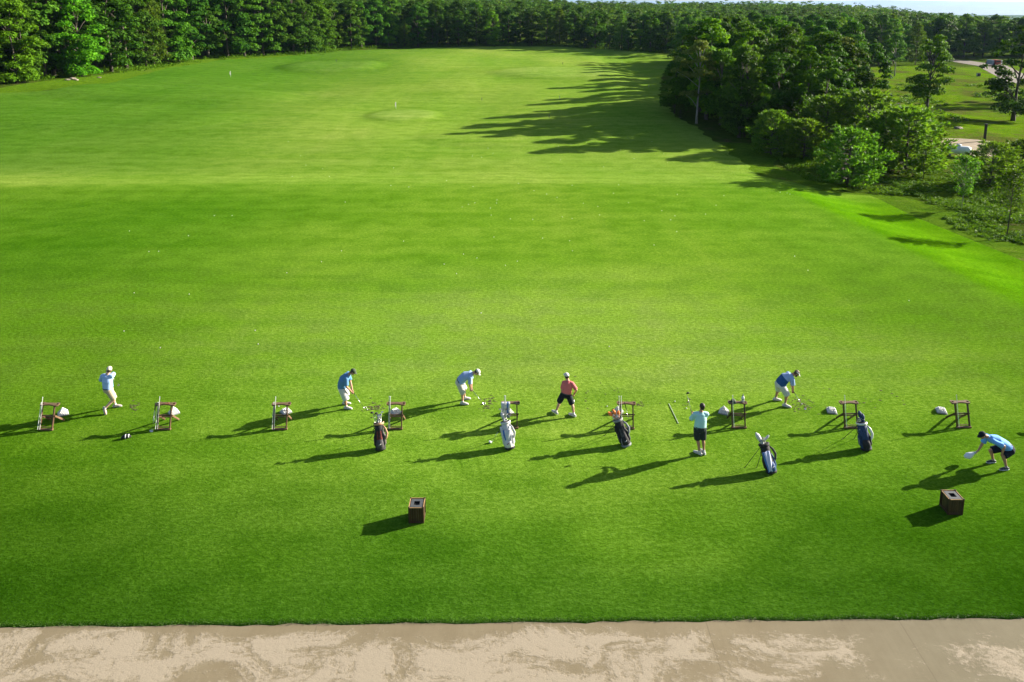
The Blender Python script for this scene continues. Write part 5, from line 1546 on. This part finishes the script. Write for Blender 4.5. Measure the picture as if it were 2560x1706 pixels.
# 3: light blue shirt, white cap
J3 = dict(hipL=(-.17, .22, .82), hipR=(-.15, .0, .80), knL=(.0, .29, .47), anL=(.01, .31, .10), toeL=(.24, .33, .04), knR=(-.03, -.02, .46), anR=(-.05, -.04, .10), toeR=(.18, -.07, .04),
          shL=(.25, .26, 1.17), shR=(.27, -.08, 1.12), neck=(.38, .09, 1.23), head=(.50, .08, 1.25), face=(.60, -.05, -.80), headup=(.80, 0, .6),
          elL=(.28, .20, .88), wrL=(.29, .06, .64), elR=(.24, -.09, .84), wrR=(.26, .0, .60), hdL=(.15, -.1, -.95), hdR=(.15, .06, -.95), back=(-.06, 0, .06))
person('man in a light blue shirt and white cap bent over his ball', 1160, 1012, J3, (M_SKIN, M_SH_LTBLUE, M_SHO_STONE, M_CAPW, M_SHOEW, M_HAIR), palms=dict(L=(.1, -1, 0), R=(.1, 1, 0)), bulk=1.14, short_len=1.06)
g = gnd(1160, 1012); g.z += .03
club('club held by the man in light blue and white cap', g + Vector((.22, .03, .68)), gc(1209, 1014), 'iron', Vector((1, .3, 0)), headmat=M_STEEL)
# 4: coral shirt walking away
J4 = dict(hipL=(-.06, .06, .80), hipR=(.13, .01, .80), knL=(-.20, .13, .46), anL=(-.32, .07, .11), toeL=(-.48, .26, .05), knR=(.25, .02, .45), anR=(.32, -.09, .10), toeR=(.13, .06, .04),
          shL=(-.07, .06, 1.29), shR=(.27, .0, 1.28), neck=(.09, .05, 1.38), head=(.05, .07, 1.51), face=(-.45, .88, -.1), headup=(-.05, .05, 1),
          elL=(-.12, .02, 1.01), wrL=(-.12, .09, .74), elR=(.41, -.03, 1.02), wrR=(.35, .08, .80), hdL=(.05, .15, -1), hdR=(-.2, .2, -1), back=(0, .0, 0))
person('man in a coral shirt, dark shorts and white cap walking away with a white glove', 1412, 1040, J4, (M_SKIN, M_SH_RED, M_SHO_NAVY, M_CAPW, M_SHOEW, M_HAIR), palms=dict(L=(1, 0, .0), R=(-1, .2, 0)), curls=(.45, 1.1), glove='L', bulk=1.04, short_len=1.0)
g = gnd(1412, 1040); g.z += .03
club('club hanging from the right hand of the man in the coral shirt', g + Vector((.33, .13, .82)), g + Vector((.37, .10, .06)), 'iron', Vector((-.3, 1, 0)))
# 5: aqua shirt, back to the camera, club held up
J5 = dict(hipL=(-.13, .03, .93), hipR=(.06, .03, .93), knL=(-.10, .05, .52), anL=(-.03, -.02, .10), toeL=(-.19, .13, .04), knR=(.09, .07, .52), anR=(.13, .02, .10), toeR=(.07, .23, .04),
          shL=(-.24, .06, 1.46), shR=(.20, .06, 1.46), neck=(-.02, .05, 1.56), head=(.01, .08, 1.69), face=(-.30, .95, -.12), headup=(.05, .05, 1),
          elL=(-.33, .17, 1.16), wrL=(-.22, .42, 1.20), elR=(.17, .27, 1.20), wrR=(-.11, .45, 1.16), hdL=(.1, .5, .35), hdR=(-.7, .3, .3), back=(0, -.02, 0))
person('man in an aqua shirt and charcoal shorts seen from behind, holding his club up', 1750, 1138, J5, (M_SKIN_TAN, M_SH_AQUA, M_SHO_DARK, None, M_SHOEW, M_HAIR), hat='hair', palms=dict(L=(.9, -.2, 0), R=(0, -.3, 1)), bulk=1.10, short_len=.98)
g = gnd(1750, 1138); g.z += .03
club('club held upright by the man in the aqua shirt', g + Vector((-.19, .42, 1.12)), g + Vector((-.29, .98, 1.66)), 'wood', Vector((1, .1, 0)), headmat=M_RUBBER)
# 6: two-tone blue shirt, white shorts and visor
J6 = dict(hipL=(-.20, .26, .80), hipR=(-.14, .05, .78), knL=(-.13, .37, .46), anL=(-.21, .41, .10), toeL=(.0, .38, .04), knR=(.06, .0, .46), anR=(-.01, -.02, .10), toeR=(.21, -.12, .04),
          shL=(.15, .29, 1.20), shR=(.22, -.05, 1.13), neck=(.27, .11, 1.25), head=(.38, .08, 1.29), face=(.70, -.15, -.70), headup=(.70, 0, .7),
          elL=(.24, .20, .90), wrL=(.27, .06, .66), elR=(.22, -.06, .86), wrR=(.27, -.0, .62), hdL=(.15, -.1, -.95), hdR=(.15, .06, -.95), back=(-.07, 0, .05))
person('bearded man in a two tone blue shirt, white shorts and white visor addressing a ball', 1962, 1018, J6, (M_SKIN_TAN, M_SH_NAVY, M_SHO_WHITE, M_CAPW, M_SHOEW, M_HAIRB), hat='visor', palms=dict(L=(.1, -1, 0), R=(.1, 1, 0)), bulk=1.18, twotone=(M_SH_LTBLUE, .66), beard=M_HAIRB, tuck=False, short_len=1.0, hemdrop=.01)
g = gnd(1962, 1018); g.z += .03
club('club held by the bearded man in the white visor', g + Vector((.22, .03, .72)), gc(2011, 1027), 'iron', Vector((1, .3, 0)), headmat=M_STEEL)
# 7: crouching man in navy cap
J7 = dict(hipL=(.36, -.08, .62), hipR=(.36, .14, .62), knL=(.07, -.15, .46), anL=(.19, -.20, .10), toeL=(-.06, -.22, .04), knR=(-.12, .19, .44), anR=(.01, .18, .10), toeR=(-.22, .16, .04),
          shL=(-.28, -.15, .98), shR=(-.32, .20, .98), neck=(-.42, .03, 1.06), head=(-.55, .03, 1.09), face=(-.80, -.05, -.50), headup=(-.5, 0, .86),
          elL=(.02, -.22, .86), wrL=(.0, -.20, .62), elR=(-.38, .22, .68), wrR=(-.52, .18, .44), hdL=(-.1, .1, -.9), hdR=(-.75, -.05, -.5), back=(.0, 0, .07))
person('crouching man in a sky blue shirt, black shorts and navy cap reaching forward', 2490, 1168, J7, (M_SKIN_TAN, M_SH_SKY, M_SHO_NAVY, M_CAPD, M_SHOED, M_HAIR), palms=dict(L=(0, .9, .1), R=(0, 0, -1)), curls=(.5, 1.0), short_len=.90, bulk=1.14)
g = gnd(2490, 1168); g.z += .03
t = thing('ball_bag', 'white drop shaped bag held in the hand of the crouching man', 'bag', g + Vector((-.61, .175, .38)))
m = MB(); m.tube([(.02, 0, .01), (-.05, 0, -.025), (-.15, .0, -.085), (-.24, 0, -.13), (-.29, 0, -.14)], [.022, .038, .085, .105, .07], 14, cap='round'); sk_ = m.build('sack', M_PLASTIC, t, True)
m = MB(); m.tube([(-.01, 0, -.005), (-.03, 0, -.015)], [.034, .038], 12); m.build('tie', M_LGREY, sk_, True)
# ------------------------------------------------------------------ light
EL, AZ = R(20), R(21)                       # sun: to the right, a little beyond the golfers
S = Vector((math.cos(EL) * math.cos(AZ), math.cos(EL) * math.sin(AZ), math.sin(EL)))
sd = bpy.data.lights.new('sun', 'SUN'); sun = bpy.data.objects.new('sun', sd); COL.objects.link(sun)
sd.energy = 5.0; sd.angle = R(.55); sd.color = (1.0, .91, .76)
sun.rotation_euler = (-S).to_track_quat('-Z', 'Y').to_euler(); sun.location = S * 60
w = bpy.data.worlds.new('World'); scene.world = w; w.use_nodes = True
t = w.node_tree; bg = t.nodes['Background']
sk = N(t, 'ShaderNodeTexSky'); sk.sky_type = 'NISHITA'; sk.sun_disc = False
sk.sun_elevation = EL; sk.sun_rotation = R(90) - AZ; sk.air_density = 1.0; sk.dust_density = 1.5; sk.ozone_density = 1.2
L(t, sk.outputs[0], bg.inputs[0]); bg.inputs[1].default_value = .052

# air
hz = MB().box((0, 5500, -2), (20000, 15000, 124)).build('haze', [])
hm_ = bpy.data.materials.new('air'); hm_.use_nodes = True; t = hm_.node_tree
t.nodes.remove(t.nodes['Principled BSDF'])
pv = N(t, 'ShaderNodeVolumePrincipled', Density=.00004, Anisotropy=.3)
pv.inputs['Color'].default_value = (.33, .50, .78, 1)
L(t, pv.outputs[0], t.nodes['Material Output'].inputs['Volume'])
hz.data.materials.append(hm_)
kind(hz, 'stuff', 'thin bluish haze in the distance', 'haze')

scene.view_settings.view_transform = 'Standard'; scene.view_settings.look = 'None'
scene.view_settings.exposure = 1.92; scene.view_settings.gamma = 1
scene.render.engine = 'CYCLES'
scene.cycles.use_denoising = True
scene.cycles.max_bounces = 8; scene.cycles.transparent_max_bounces = 8
scene.cycles.caustics_reflective = False; scene.cycles.caustics_refractive = False
